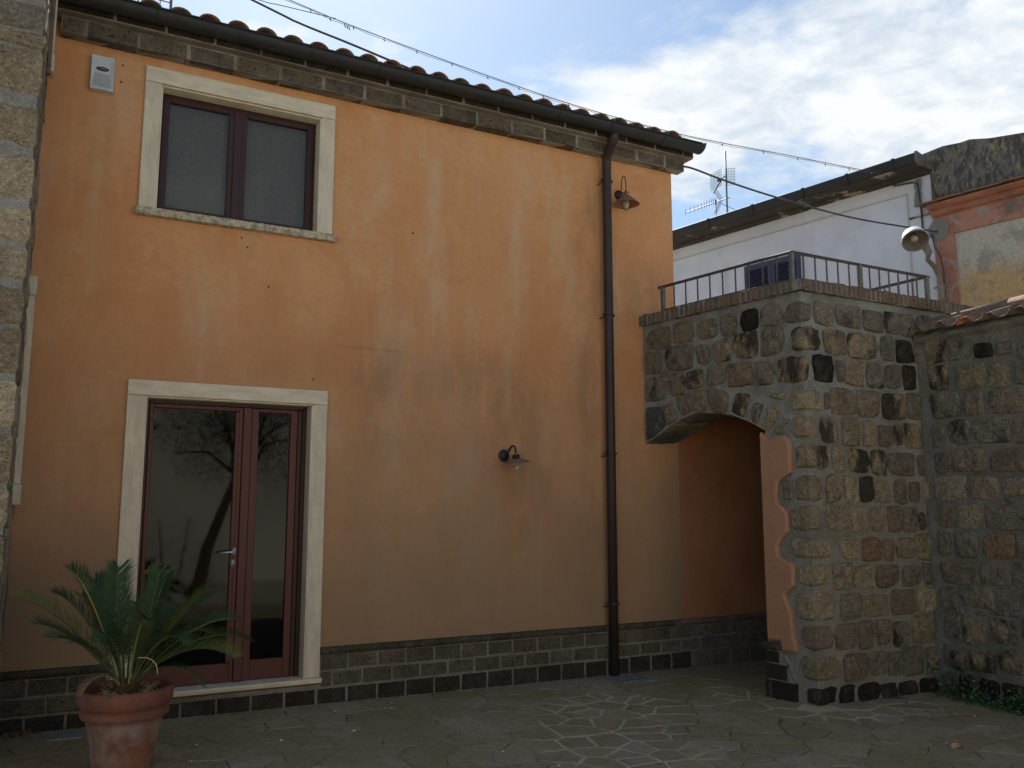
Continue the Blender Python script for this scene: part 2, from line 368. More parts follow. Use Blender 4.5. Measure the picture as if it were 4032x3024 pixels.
    M['bark'] = plain('olive_bark', srgb(96, 84, 68), .95, .15, 0, .4, 12, .01)
    for gname, tint, ior in (('glass', (.4, .41, .4, 1), 1.31), ('glass_w', (.84, .82, .78, 1), 1.40)):
      a = Mat(gname, .03, .5)
      tr = a.N.new('ShaderNodeBsdfTransparent'); tr.inputs[0].default_value = tint
      gl = a.N.new('ShaderNodeBsdfGlossy'); gl.inputs['Roughness'].default_value = .03; gl.inputs[0].default_value = (.95, 1, .98, 1)
      fr = a.N.new('ShaderNodeFresnel'); fr.inputs[0].default_value = ior
      mx = a.N.new('ShaderNodeMixShader'); a.L.new(fr.outputs[0], mx.inputs[0]); a.L.new(tr.outputs[0], mx.inputs[1]); a.L.new(gl.outputs[0], mx.inputs[2])
      bp = a.N.new('ShaderNodeBump'); bp.inputs['Distance'].default_value = .0006; a.L.new(a.noise(2.5, 1, .4), bp.inputs['Height']); 
      a.L.new(mx.outputs[0], a.N['Material Output'].inputs[0]); M[gname] = a.m
    a = Mat('lamp_glass', .15, .5); a.color(srgb(190, 182, 160)); a.b.inputs['Transmission Weight'].default_value = .35; M['bulb'] = a.m
    # --- white house, pink house, lichen wall
    a = Mat('white_render', .92, .15)
    c = a.mix(a.ramp(a.noise(1.2, 5, .6), .35, .7), srgb(210, 215, 224), srgb(196, 201, 210))
    c = a.mix(a.ramp(a.noise(1.5, 6, .7, a.mapv((2.4, 2.4, .5))), .55, .75, 0, .35), c, srgb(178, 172, 158))
    c = a.mix(a.ramp(a.noise(40, 4, .7), .5, .7, 0, .1), c, srgb(160, 155, 148))
    a.color(c); a.bump(a.noise(20, 4, .6), .006, .5); M['white'] = a.m
    a = Mat('white_band', .92, .15); c = a.mix(a.ramp(a.noise(3, 6, .6), .4, .7), srgb(190, 184, 172), srgb(176, 170, 158)); a.color(c); M['band'] = a.m
    a = Mat('old_pink_and_ochre_render', .95, .12)
    z = a.sep()[2]
    zn = a.math('ADD', z, a.math('MULTIPLY', a.math('SUBTRACT', a.noise(1.6, 5, .6), .5), .9))
    c = a.mix(a.ramp(zn, 5.0, 4.6), srgb(186, 180, 166), srgb(190, 162, 118))
    c = a.mix(a.ramp(a.noise(2.6, 6, .65), .5, .62, 0, .7), c, srgb(150, 142, 128))
    c = a.mix(a.ramp(a.noise(7, 6, .7), .54, .66, 0, .55), c, srgb(206, 178, 140))
    c = a.mix(a.ramp(a.noise(1.9, 6, .75, a.mapv((1, 1, 1), (7, 3, 1))), .58, .72, 0, .7), c, srgb(104, 98, 92)); c = a.grain(c, 30, .8, 1.2)
    a.color(c); a.bump(a.noise(18, 6, .7), .02, .8); M['ochre'] = a.m
    a = Mat('peeling_pink_render', .95, .12)
    c = a.mix(a.ramp(a.noise(2.2, 5, .6), .35, .65), srgb(178, 132, 112), srgb(160, 112, 94))
    c = a.mix(a.ramp(a.noise(5.5, 7, .7), .53, .60), c, srgb(164, 150, 138)); c = a.mix(a.ramp(a.noise(1.8, 5, .7, a.mapv((1, 1, 1), (3, 3, 1))), .5, .64, 0, .8), c, srgb(112, 104, 98))
    a.color(c); a.bump(a.noise(16, 6, .7), .02, .8); M['pink'] = a.m
    a = Mat('pink_cornice_render', .95, .12)
    c = a.mix(a.ramp(a.noise(3, 5, .6, a.mapv((1, 1, 3))), .35, .7), srgb(166, 114, 94), srgb(136, 96, 80))
    c = a.mix(a.ramp(a.noise(9, 6, .7), .6, .66, 0, .8), c, srgb(180, 160, 140)); a.color(c); a.bump(a.noise(16, 6, .7), .01, .8); M['pink_cornice'] = a.m
    a = Mat('lichen_covered_render', .96, .1)
    v1 = a.noise(7, 7, .72, a.mapv((1.7, 1.7, .8)), .5)
    c = a.mix(a.ramp(v1, .42, .58), srgb(84, 80, 74), srgb(122, 116, 106))
    c = a.mix(a.ramp(a.noise(14, 5, .7, a.mapv((1.5, 1.5, .8))), .56, .66, 0, .6), c, srgb(176, 170, 156))
    c = a.mix(a.ramp(a.noise(3, 4, .6), .62, .70, 0, .8), c, srgb(160, 148, 104))
    a.color(c); a.bump(v1, .03, .9); M['lichen'] = a.m
    a = Mat('soffit', .9, .1)
    c = a.mix(a.ramp(a.noise(2.2, 6, .65, a.mapv((1, 1, 3))), .57, .61), srgb(74, 70, 66), srgb(150, 142, 124)); a.color(c); M['soffit'] = a.m
    # --- ground
    a = Mat('porphyry_slab', .72, .3)
    c = a.mix(a.ramp(a.oi.outputs['Random'], .1, .9), srgb(148, 132, 108), srgb(162, 146, 124))
    c = a.mix(a.ramp(a.noise(1.1, 5, .6), .42, .62, 0, .6), c, srgb(132, 124, 80))
    c = a.mix(a.ramp(a.noise(14, 6, .7), .48, .7, 0, .5), c, srgb(80, 75, 66))
    c = a.mix(a.ramp(a.noise(90, 3, .6), .6, .75, 0, .35), c, srgb(140, 134, 122))
    c = a.grain(c, 60, .78, 1.25); a.color(c); a.bump(a.noise(22, 6, .7), .008, .9); M['slab'] = a.m
    a = Mat('paving_grout', .95, .15)
    X = a.sep()
    def near(cx, cy, rx, ry):
        dx = a.math('DIVIDE', a.math('SUBTRACT', X[0], cx), rx); dy = a.math('DIVIDE', a.math('SUBTRACT', X[1], cy), ry)
        return a.ramp(a.math('ADD', a.math('MULTIPLY', dx, dx), a.math('MULTIPLY', dy, dy)), .5, 1.35, 1, 0)
    band = a.math('MAXIMUM', a.math('MAXIMUM', near(4.15, -1.15, .62, .62), near(3.55, -2.1, .62, .95)), a.math('MAXIMUM', near(5.55, -1.6, .5, .75), near(6.1, -2.25, .75, .3)))
    fresh = a.math('MAXIMUM', a.math('MULTIPLY', band, .95), a.ramp(a.noise(2.1, 4, .6), .56, .68, 0, .6))
    c = a.mix(a.ramp(a.noise(4, 5, .6), .4, .6), srgb(110, 102, 86), srgb(132, 122, 84))
    c = a.mix(fresh, c, a.mix(a.ramp(a.noise(3.5, 4, .6), .4, .62), srgb(200, 194, 174), srgb(188, 180, 134)))
    c = a.mix(a.ramp(a.noise(70, 3, .6), .45, .75, 0, .4), c, srgb(70, 66, 56))
    a.color(c); a.bump(a.noise(60, 4, .7), .006, .8); M['grout'] = a.m
    # --- plants, pot
    a = Mat('cycad_leaflet', .6, .25)
    hy = a.ramp(a.oi.outputs['Random'], .55, .95)
    c = a.mix(hy, srgb(46, 68, 40), srgb(90, 98, 42)); c = a.mix(a.ramp(a.noise(20, 3, .6), .4, .7, 0, .5), c, srgb(64, 88, 58))
    a.color(c); M['leaflet'] = a.m
    M['rachis_d'] = plain('brown_green_rachis', srgb(84, 86, 54), .6, .3)
    M['rachis'] = plain('yellow_green_rachis', srgb(128, 136, 78), .5, .4)
    M['rachis_dead'] = plain('dead_straw', srgb(200, 184, 140), .8, .2)
    M['cy_trunk'] = plain('fibrous_cycad_trunk', srgb(92, 70, 50), 1, .1, 0, .5, 60, .02)
    a = Mat('weed_leaf', .55, .4); c = a.mix(a.ramp(a.noise(9, 3, .6), .35, .7), srgb(48, 72, 46), srgb(82, 104, 66)); a.color(c); M['weed'] = a.m
    a = Mat('olive_foliage', .6, .35); c = a.mix(a.ramp(a.noise(3, 3, .6), .35, .7), srgb(62, 76, 50), srgb(104, 112, 74)); a.color(c); M['foliage'] = a.m
    a = Mat('terracotta_pot', .85, .2)
    z = a.sep()[2]
    c = a.mix(a.ramp(a.noise(5, 5, .6), .35, .65), srgb(130, 86, 68), srgb(108, 72, 59))
    bl = a.math('MULTIPLY', a.ramp(a.noise(5, 6, .68, a.mapv((1, 1, .6))), .34, .58), a.ramp(z, .36, .30))
    c = a.mix(a.math('MULTIPLY', bl, .8), c, srgb(146, 128, 120))
    c = a.mix(a.ramp(z, .12, .0, 0, .5), c, srgb(92, 66, 58))
    c = a.mix(a.ramp(a.noise(50, 4, .7), .6, .75, 0, .4), c, srgb(190, 160, 140))
    a.color(c); a.bump(a.noise(35, 4, .6), .003, .7); M['pot'] = a.m
    a = Mat('neighbour_render', .93, .12)
    c = a.mix(a.ramp(a.noise(.8, 5, .6), .35, .7), srgb(214, 206, 190), srgb(198, 190, 174)); a.color(c); M['neighbour'] = a.m
    a = Mat('courtyard_ground', .9, .2)
    c = a.mix(a.ramp(a.noise(2, 5, .6), .35, .7), srgb(178, 170, 154), srgb(158, 150, 132)); a.color(c); a.bump(a.noise(15, 5, .7), .01, .7); M['earth'] = a.m
mats()
# ---- stones as they lie on each face: centre, width, height, tone (or four corners, tone)
ARCH_STONES=[[0.222,3.29,0.339,0.217,'b'],[0.561,3.3,0.262,0.216,'b'],[0.875,3.278,0.24,0.195,'b'],[1.131,3.279,0.19,0.215,'g'],[1.384,3.282,0.187,0.2,'D'],[1.621,3.29,0.235,0.195,'g'],[0.152,3.045,0.198,0.223,'b'],[0.501,3.048,0.364,0.248,'g'],[0.81,3.042,0.168,0.189,'g'],[1.05,3.045,0.232,0.214,'b'],[1.324,3.053,0.261,0.244,'m'],[1.621,3.06,0.246,0.261,'g'],[0.305,2.909,0.103,0.055,'g'],[0.192,2.774,0.32,0.242,'g'],[0.472,2.798,0.193,0.236,'b'],[0.701,2.811,0.205,0.173,'m'],[0.967,2.821,0.215,0.189,'g'],[1.244,2.791,0.277,0.22,'m'],[1.512,2.775,0.199,0.219,'g'],[(0.027,2.235),(0.31,2.386),(0.236,2.593),(0.034,2.595),'s'],[(0.313,2.381),(0.471,2.433),(0.384,2.618),(0.251,2.587),'b'],[(0.514,2.44),(0.677,2.511),(0.636,2.694),(0.448,2.66),'b'],[(0.683,2.492),(0.868,2.476),(0.88,2.702),(0.694,2.699),'m'],[(0.887,2.472),(1.08,2.444),(1.124,2.648),(0.904,2.699),'b'],[(1.138,2.449),(1.276,2.382),(1.362,2.603),(1.192,2.626),'m'],[(1.336,2.375),(1.426,2.3),(1.494,2.493),(1.392,2.537),'g'],[(1.472,2.297),(1.528,2.245),(1.707,2.411),(1.546,2.493),'t'],[(1.537,2.556),(1.717,2.505),(1.732,2.579),(1.568,2.582),'t'],[(1.618,2.21),(1.702,2.214),(1.706,2.284),(1.649,2.279),'t'],[1.715,1.727,0.099,0.175,'b']]
RIGHT_STONES=[[0.271,3.272,0.227,0.205,'g'],[0.59,3.283,0.32,0.204,'g'],[0.912,3.266,0.26,0.198,'g'],[1.178,3.277,0.216,0.211,'g'],[1.387,3.277,0.176,0.214,'g'],[1.657,3.317,0.299,0.169,'g'],[0.397,3.027,0.277,0.224,'m'],[0.751,3.024,0.367,0.229,'m'],[1.083,3.033,0.183,0.234,'g'],[1.322,3.022,0.226,0.216,'D'],[1.525,3.014,0.139,0.209,'g'],[0.237,2.779,0.237,0.238,'D'],[0.445,2.771,0.074,0.192,'g'],[0.62,2.774,0.235,0.244,'t'],[0.891,2.768,0.214,0.228,'g'],[1.151,2.772,0.221,0.222,'g'],[1.37,2.774,0.174,0.23,'D'],[1.569,2.791,0.147,0.206,'g'],[0.269,2.495,0.066,0.146,'g'],[0.467,2.504,0.304,0.23,'m'],[0.788,2.493,0.288,0.244,'b'],[1.127,2.491,0.307,0.239,'m'],[1.45,2.508,0.281,0.244,'g'],[0.274,2.24,0.203,0.216,'m'],[0.541,2.241,0.211,0.248,'b'],[0.783,2.232,0.168,0.231,'t'],[0.993,2.211,0.201,0.195,'b'],[1.168,2.232,0.117,0.187,'m'],[1.359,2.229,0.21,0.229,'m'],[1.554,2.221,0.092,0.182,'g'],[0.372,1.994,0.152,0.238,'t'],[0.619,1.981,0.252,0.204,'m'],[0.878,1.973,0.196,0.226,'m'],[1.178,1.962,0.35,0.205,'g'],[1.503,1.959,0.181,0.19,'b'],[0.302,1.741,0.203,0.239,'t'],[0.508,1.727,0.161,0.247,'t'],[0.705,1.731,0.165,0.226,'m'],[0.913,1.722,0.197,0.2,'t'],[1.143,1.717,0.166,0.226,'b'],[1.34,1.711,0.141,0.186,'g'],[1.513,1.722,0.114,0.207,'t'],[0.333,1.489,0.261,0.21,'t'],[0.6,1.469,0.222,0.222,'t'],[0.829,1.477,0.18,0.216,'t'],[1.046,1.473,0.17,0.233,'b'],[1.251,1.464,0.183,0.212,'g'],[1.422,1.452,0.09,0.156,'g'],[0.448,1.231,0.244,0.195,'t'],[0.724,1.215,0.245,0.207,'o'],[0.944,1.203,0.14,0.196,'b'],[1.164,1.212,0.232,0.18,'b'],[0.352,0.996,0.233,0.214,'t'],[0.615,0.982,0.248,0.2,'t'],[0.908,0.973,0.284,0.199,'b'],[1.444,1.216,0.297,0.242,'t'],[1.566,1.481,0.126,0.202,'g'],[1.231,0.966,0.246,0.182,'g'],[1.44,0.977,0.102,0.191,'g'],[1.566,0.976,0.081,0.198,'g'],[0.426,0.741,0.245,0.215,'g'],[0.739,0.73,0.324,0.187,'b'],[1.094,0.745,0.303,0.213,'b'],[1.418,0.743,0.262,0.211,'t'],[0.349,0.499,0.233,0.201,'b'],[0.596,0.493,0.171,0.237,'b'],[0.818,0.502,0.193,0.213,'b'],[1.048,0.468,0.221,0.21,'g'],[1.335,0.491,0.269,0.242,'t'],[1.531,0.493,0.069,0.216,'g'],[0.45,0.238,0.271,0.216,'b'],[0.724,0.245,0.219,0.193,'g'],[0.936,0.228,0.155,0.196,'g'],[1.177,0.23,0.266,0.244,'g'],[1.461,0.219,0.195,0.224,'g'],[0.328,0.028,0.169,0.15,'D'],[0.596,0.013,0.27,0.164,'D'],[0.847,0.001,0.197,0.139,'D'],[1.094,-0.006,0.245,0.152,'D'],[1.385,-0.011,0.263,0.155,'D']]
WALL_STONES=[[0.207,3.013,0.205,0.235,'m'],[0.436,2.983,0.195,0.177,'g'],[0.669,2.946,0.164,0.132,'D'],[0.851,2.934,0.136,0.114,'g'],[1.067,2.878,0.201,0.097,'b'],[0.216,2.76,0.194,0.222,'m'],[0.529,2.734,0.271,0.215,'t'],[0.791,2.71,0.189,0.219,'t'],[1.026,2.704,0.178,0.203,'g'],[0.263,2.499,0.288,0.23,'g'],[0.546,2.489,0.188,0.218,'b'],[0.83,2.479,0.312,0.211,'b'],[1.123,2.455,0.206,0.208,'g'],[0.185,2.232,0.134,0.22,'g'],[0.38,2.242,0.213,0.221,'g'],[0.686,2.241,0.333,0.218,'g'],[0.997,2.218,0.231,0.21,'b'],[0.192,1.979,0.127,0.177,'g'],[0.45,1.994,0.336,0.213,'b'],[0.859,1.975,0.41,0.193,'b'],[0.26,1.75,0.31,0.214,'t'],[0.585,1.749,0.258,0.206,'t'],[0.426,1.76,0.043,0.085,'b'],[0.903,1.749,0.312,0.157,'t'],[0.792,1.643,0.074,0.035,'g'],[0.208,1.509,0.172,0.224,'b'],[0.433,1.495,0.223,0.218,'t'],[0.756,1.494,0.361,0.211,'g'],[0.164,1.254,0.132,0.219,'g'],[0.377,1.255,0.217,0.229,'g'],[0.673,1.25,0.28,0.221,'o'],[0.936,1.264,0.204,0.2,'g'],[0.257,0.995,0.295,0.183,'b'],[0.451,0.995,0.049,0.152,'g'],[0.631,1.015,0.267,0.195,'g'],[0.904,1.029,0.23,0.209,'g'],[0.168,0.777,0.182,0.189,'g'],[0.323,0.788,0.07,0.127,'g'],[0.485,0.806,0.21,0.181,'b'],[0.715,0.809,0.192,0.182,'g'],[0.93,0.825,0.183,0.168,'g'],[0.478,0.669,0.124,0.031,'g'],[0.62,0.689,0.104,0.041,'g'],[0.776,0.686,0.105,0.029,'g'],[0.268,0.678,0.083,0.064,'g'],[0.186,0.521,0.153,0.202,'g'],[0.393,0.51,0.206,0.22,'m'],[0.624,0.538,0.146,0.203,'m'],[0.762,0.605,0.064,0.08,'g'],[0.746,0.489,0.051,0.089,'g'],[0.899,0.568,0.163,0.207,'m'],[0.106,0.272,0.049,0.192,'g'],[0.218,0.237,0.148,0.169,'m'],[0.447,0.271,0.235,0.184,'m'],[0.703,0.305,0.21,0.19,'m']]
CORNER_STONES=[[0.152,0.126,3.172,3.362,'g'],[0.103,0.222,2.916,3.143,'m'],[0.285,0.047,2.645,2.888,'m'],[0.137,0.21,2.39,2.589,'t'],[0.119,0.123,2.156,2.358,'t'],[0.116,0.252,1.892,2.119,'m'],[0.13,0.175,1.621,1.855,'t'],[0.176,0.125,1.371,1.599,'t'],[0.179,0.241,1.146,1.323,'t'],[0.126,0.194,0.918,1.115,'t'],[0.173,0.257,0.627,0.885,'t'],[0.122,0.2,0.398,0.612,'b'],[0.149,0.258,0.155,0.357,'t'],[0.104,0.204,-0.034,0.109,'D']]
PLASTER_EDGE=[(1.474,2.24),(1.526,2.195),(1.556,2.179),(1.724,2.195),(1.766,2.163),(1.785,2.081),(1.774,1.872),(1.716,1.849),(1.645,1.803),(1.621,1.697),(1.622,1.608),(1.673,1.584),(1.715,1.536),(1.727,1.472),(1.719,1.369),(1.649,1.311),(1.607,1.246),(1.613,1.166),(1.678,1.13),(1.743,1.11),(1.765,1.064),(1.762,0.923),(1.693,0.872),(1.659,0.838),(1.688,0.777),(1.722,0.703),(1.727,0.626),(1.739,0.489),(1.758,0.446),(1.751,0.376),(1.61,0.365),(1.596,0.449),(1.473,0.442)]
ARCH_CURVE=[(0.024,2.23),(0.265,2.339),(0.496,2.435),(0.693,2.483),(0.926,2.467),(1.126,2.429),(1.317,2.353),(1.509,2.254)]
JAMB_BLOCKS=[[1.506,0.3,0.149,0.087,'D'],[1.535,0.189,0.241,0.135,'D'],[1.438,0.028,0.041,0.147,'D'],[1.6,0.046,0.26,0.15,'D'],[1.498,0.402,0.206,0.076,'D']]
PIER_ROWS=[[4.601,4.752],[4.48,4.559],[4.144,4.467],[3.816,4.081],[3.465,3.759],[3.206,3.419],[2.975,3.164],[2.694,2.904],[2.384,2.666],[2.062,2.34],[1.721,2.029],[1.473,1.69],[1.18,1.432],[0.917,1.151]]
# ------------------------------------------------------------------ ground
mb = MB(); mb.grid(4, 4, lambda u, v: (-60 + 120 * u, -60 + 120 * v, -.075))
tag(mb.build('ground', M['earth'], org=(0, 0, -.075)), kind='structure')
mb = MB(); mb.grid(20, 16, lambda u, v: (-6 + 15 * u, -6.2 + 6.2 * v, gz(-6 + 15 * u)))
pav = tag(mb.build('pavement', M['grout'], org=(0, 0, 0)), kind='structure')
def voronoi(x0, x1, y0, y1, s, seed):
    rnd = random.Random(seed); pts = []
    nx, ny = int((x1 - x0) / s), int((y1 - y0) / (s * .86))
    for j in range(-1, ny + 1):
        for i in range(-1, nx + 1):
            pts.append((x0 + (i + .5 + .5 * (j % 2) + rnd.uniform(-.44, .44)) * s, y0 + (j + .5 + rnd.uniform(-.44, .44)) * s * .86))
    # smaller pieces in the re-laid strip
    extra = []
    for k in range(60):
        a = rnd.random(); cx, cy = (4.15, -1.1) if a < .4 else ((3.5, -2.2) if a < .75 else (5.75, -1.9))
        p = (cx + rnd.gauss(0, .38), cy + rnd.gauss(0, .42))
        if all((p[0] - q[0]) ** 2 + (p[1] - q[1]) ** 2 > .13 ** 2 for q in pts + extra): extra.append(p)
    pts += extra
    cells = []
    for i, p in enumerate(pts):
        poly = [(p[0] - 1, p[1] - 1), (p[0] + 1, p[1] - 1), (p[0] + 1, p[1] + 1), (p[0] - 1, p[1] + 1)]
        near = sorted((q for q in pts if q is not p and abs(q[0] - p[0]) < .9 and abs(q[1] - p[1]) < .9), key=lambda q: (q[0] - p[0]) ** 2 + (q[1] - p[1]) ** 2)[:18]
        for q in near:
            n = Vector((q[0] - p[0], q[1] - p[1])); mid = Vector(((q[0] + p[0]) / 2, (q[1] + p[1]) / 2)); nn = n.normalized()
            poly = clip(poly, nn, nn.dot(mid))
            if len(poly) < 3: break
        cells.append((p, poly))
    return cells
def clip(poly, n, d):
    out = []
    for k in range(len(poly)):
        a, b = Vector(poly[k]), Vector(poly[(k + 1) % len(poly)]); da, db = n.dot(a) - d, n.dot(b) - d
        if da <= 0: out.append(tuple(a))
        if (da < 0 < db) or (db < 0 < da): t = da / (da - db); out.append(tuple(a + (b - a) * t))
    return out
def shrink(poly, g):
    if len(poly) < 3: return []
    res = list(poly); A = sum(poly[i][0] * poly[(i + 1) % len(poly)][1] - poly[(i + 1) % len(poly)][0] * poly[i][1] for i in range(len(poly)))
    sgn = 1 if A > 0 else -1
    for k in range(len(poly)):
        a, b = Vector(poly[k]), Vector(poly[(k + 1) % len(poly)]); e = b - a
        if e.length < 1e-4: continue
        n = Vector((e.y, -e.x)).normalized() * sgn
        res = clip(res, n, n.dot(a) - g)
        if len(res) < 3: return []
    return res
FACE_X0 = 5.43; cA = Vector((5.43, 0, 0)); cB = Vector((5.70, -1.90, 0)); FL = (cB - cA).length; fa = (cB - cA) / FL; fn = Vector((fa.y, -fa.x, 0))
cells = []
for p, poly in voronoi(-1.6, 8.6, -6.1, -.02, .335, 5):
    for n, d in (((0, 1), -.02), ((1, 0), 8.55)): poly = clip(poly, Vector(n), d) if len(poly) > 2 else []
    x, y = p
    if x > 5.62 and -1.92 < y < -1.5: continue
    g = random.uniform(.002, .006)
    if ((x - 4.15) / .75) ** 2 + ((y + 1.15) / .7) ** 2 < 1 or ((x - 3.55) / .75) ** 2 + ((y + 2.1) / 1.05) ** 2 < 1 or (x > 5.0 and -2.5 < y < -1.1 and x < 6.9): g = random.uniform(.010, .019)
    poly = shrink(poly, g)
    if len(poly) >= 3: cells.append((p, poly))
def in_view(p):
    d = Vector((p[0], p[1], 0)) - Vector(cam.location); yw = Vector((math.sin(YAW), math.cos(YAW), 0)); rt = Vector((math.cos(YAW), -math.sin(YAW), 0))
    f = d.dot(yw); return f > 4.4 and abs(d.dot(rt)) < f * .66 and p[0] < 7.3 and not (p[0] > 5.7 and p[1] > -1.5 and p[1] < -20)
def slab_faces(mb, poly, z0, tilt):
    # break long edges so that the outline looks split, not sawn
    q = []
    for k in range(len(poly)):
        a, b = Vector(poly[k]), Vector(poly[(k + 1) % len(poly)]); q.append(a)
        if (b - a).length > .12:
            m = (a + b) / 2; nrm = Vector(((b - a).y, -(b - a).x)).normalized(); q.append(m + nrm * random.uniform(-.007, .004))
    c = sum(q, Vector((0, 0))) / len(q); n = len(q)
    def zz(v): return gz(v.x) + z0 + tilt[0] * (v.x - c.x) + tilt[1] * (v.y - c.y)
    vs = [(v.x, v.y, gz(v.x) - .01) for v in q] + [(v.x, v.y, zz(v) - .0018) for v in q]
    vs += [(v.x + (c.x - v.x) * .04, v.y + (c.y - v.y) * .04, zz(v)) for v in q]
    fs = [(i, (i + 1) % n, n + (i + 1) % n, n + i) for i in range(n)] + [(n + i, n + (i + 1) % n, 2 * n + (i + 1) % n, 2 * n + i) for i in range(n)] + [tuple(2 * n + i for i in range(n))]
    mb.add(vs, fs)
vis = [c for c in cells if in_view(c[0])]
vis.sort(key=lambda c: (Vector((c[0][0], c[0][1], 0)) - Vector(cam.location)).length)
seen = set(id(c) for c in vis[:300])
rest = MB()
for c in cells:
    z0 = random.uniform(.0035, .0065); tl = (random.uniform(-.008, .008), random.uniform(-.008, .008))
    if id(c) in seen:
        mb = MB(); slab_faces(mb, c[1], z0, tl); mb.build('paving_stone', M['slab'], pav, org=(c[0][0], c[0][1], gz(c[0][0])), fix=True)
    else: slab_faces(rest, c[1], z0, tl)
tag(rest.build('paving_stones', M['slab'], pav, fix=True), kind='stuff')
# ------------------------------------------------------------------ orange house
house = empty('orange_house', 'two storey orange plastered house with red brown door and tiled eave', 'house', (2.8, 0, 0))
DX0, DX1, DZ0, DZ1 = .645, 1.955, .165, 2.44
WX0, WX1, WZ0, WZ1 = .63, 1.95, 3.942, 4.995
HX0, HX1, HZ1 = -.2, 5.855, 5.34
mb = MB()
xs = sorted({HX0, DX0, DX1, WX0, WX1, HX1}); zs = sorted({-.1, DZ0, DZ1, WZ0, WZ1, HZ1})
for i in range(len(xs) - 1):
    for j in range(len(zs) - 1):
        cx, cz = (xs[i] + xs[i + 1]) / 2, (zs[j] + zs[j + 1]) / 2
        if (DX0 < cx < DX1 and DZ0 < cz < DZ1) or (WX0 < cx < WX1 and WZ0 < cz < WZ1): continue
        for y, fl in ((0, 0), (.42, 1)):
            q = [(xs[i], y, zs[j]), (xs[i + 1], y, zs[j]), (xs[i + 1], y, zs[j + 1]), (xs[i], y, zs[j + 1])]
            mb.add(q if not fl else q[::-1], [(0, 1, 2, 3)])
for x0, x1, z0, z1 in ((DX0, DX1, DZ0, DZ1), (WX0, WX1, WZ0, WZ1)):
    for a, b in (((x0, z0), (x0, z1)), ((x0, z1), (x1, z1)), ((x1, z1), (x1, z0)), ((x1, z0), (x0, z0))):
        mb.add([(a[0], 0, a[1]), (b[0], 0, b[1]), (b[0], .42, b[1]), (a[0], .42, a[1])], [(0, 1, 2, 3)])
mb.add([(HX1, 0, -.1), (HX1, 5, -.1), (HX1, 5, HZ1), (HX1, 0, HZ1)], [(0, 1, 2, 3)])
mb.add([(HX0, 0, -.1), (HX0, 0, HZ1), (HX0, 5, HZ1), (HX0, 5, -.1)], [(0, 1, 2, 3)])
mb.add([(HX0, 5, -.1), (HX0, 5, HZ1), (HX1, 5, HZ1), (HX1, 5, -.1)], [(0, 1, 2, 3)])
mb.build('wall', M['orange'], house)
mb = MB()   # rooms behind the openings
mb.box(.3, 2.3, .43, 2.2, .1, 2.6); mb.box(.3, 2.3, .43, 2.2, 3.7, 5.15)
mb.f = [f for k, f in enumerate(mb.f) if k not in (2, 8)]; mb.m = mb.m[:len(mb.f)]
mb.build('room', M['interior'], house)
mb = MB()
mb.grid(40, 1, lambda u, v: (.62 + 1.36 * u, .195 + .004 * math.sin(u * 60), 3.93 + 1.08 * v)); mb.build('curtain', M['curtain'], house)
# passage wall continuing the facade, grey blocks below
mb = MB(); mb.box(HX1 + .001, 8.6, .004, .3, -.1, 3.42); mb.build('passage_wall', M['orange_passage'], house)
# plinth
def block(mb, x0, x1, y0, y1, z0, z1, j=.004):
    """a worn block: box with bevelled, slightly uneven corners; front faces -y"""
    r = .007; P = []
    for (y, ins) in ((y1, 0), (y0 + r, 0), (y0, r)):
        P += [(x0 + ins + random.uniform(0, j), y, z0 + ins + random.uniform(0, j)), (x1 - ins - random.uniform(0, j), y, z0 + ins + random.uniform(0, j)),
              (x1 - ins - random.uniform(0, j), y, z1 - ins - random.uniform(0, j)), (x0 + ins + random.uniform(0, j), y, z1 - ins - random.uniform(0, j))]
    fs = [(4 * a + i, 4 * a + (i + 1) % 4, 4 * (a + 1) + (i + 1) % 4, 4 * (a + 1) + i) for a in (0, 1) for i in range(4)] + [(8, 9, 10, 11)]
    mb.add(P, fs)
mb = MB(); mb.box(-.2, 8.6, -.030, -.001, -.1, .15); mb.box(-.2, .513, -.030, -.001, .15, .385); mb.box(2.079, 8.6, -.030, -.001, .15, .385)
mb.build('plinth_mortar', M['mortar_plinth'], house)
for row, (z0, z1, off) in enumerate(((-.06, .118, 0), (.131, .246, .13), (.259, .376, 0))):
    ln = .259
    js = [-.2] + [v for v in (2.309 + off + ln * k for k in range(-12, 26)) if -.13 < v < 8.55] + [8.6]
    for a, b in zip(js, js[1:]):
        segs = [(a, b)]
        if row > 0: segs = [(s0, s1) for s0, s1 in ((a, min(b, .511)), (max(a, 2.081), b)) if s1 - s0 > .03]
        elif row == 0: pass
        for s0, s1 in segs:
            mb = MB(); d = random.uniform(-.004, .004)
            block(mb, s0 + .006, s1 - .006, -.036 + d, -.002, z0 + random.uniform(-.001, .002) + (.0), z1 + random.uniform(-.002, .002))
            far = s0 > 5.5
            mb.build('plinth_block', M['plinth_far'] if far and not (row == 0 and s0 < 5.9) else (M['plinth_low'] if row == 0 else M['plinth']), house, org=((s0 + s1) / 2, -.02, z0), fix=True)
# half-round moulding on top of the plinth
for x0, x1 in ((-.2, .513), (2.079, 8.6)):
    x = x0
    while x < x1 - .05:
        e = min(x + .52, x1)
        if x1 - e < .12: e = x1
        mb = MB(); nseg = 10; K = 10
        def tor(u, v, x=x, e=e):
            a = -math.pi / 2 + math.pi * v; xx = x + .003 + (e - x - .006) * u
            r = .030 + .0035 * fbm((xx * 9, a, 3)); return (xx, -.036 - r * math.cos(a) * .95 + .012, .410 + r * math.sin(a) * 1.02)
        mb.grid(K, nseg, tor)
        mb.box(x + .004, e - .004, -.03, -.002, .381, .439)
        mb.build('plinth_moulding', M['torus'] if x < 5.5 else M['plinth_far'], house, smooth=False, org=((x + e) / 2, -.03, .41))
        x = e
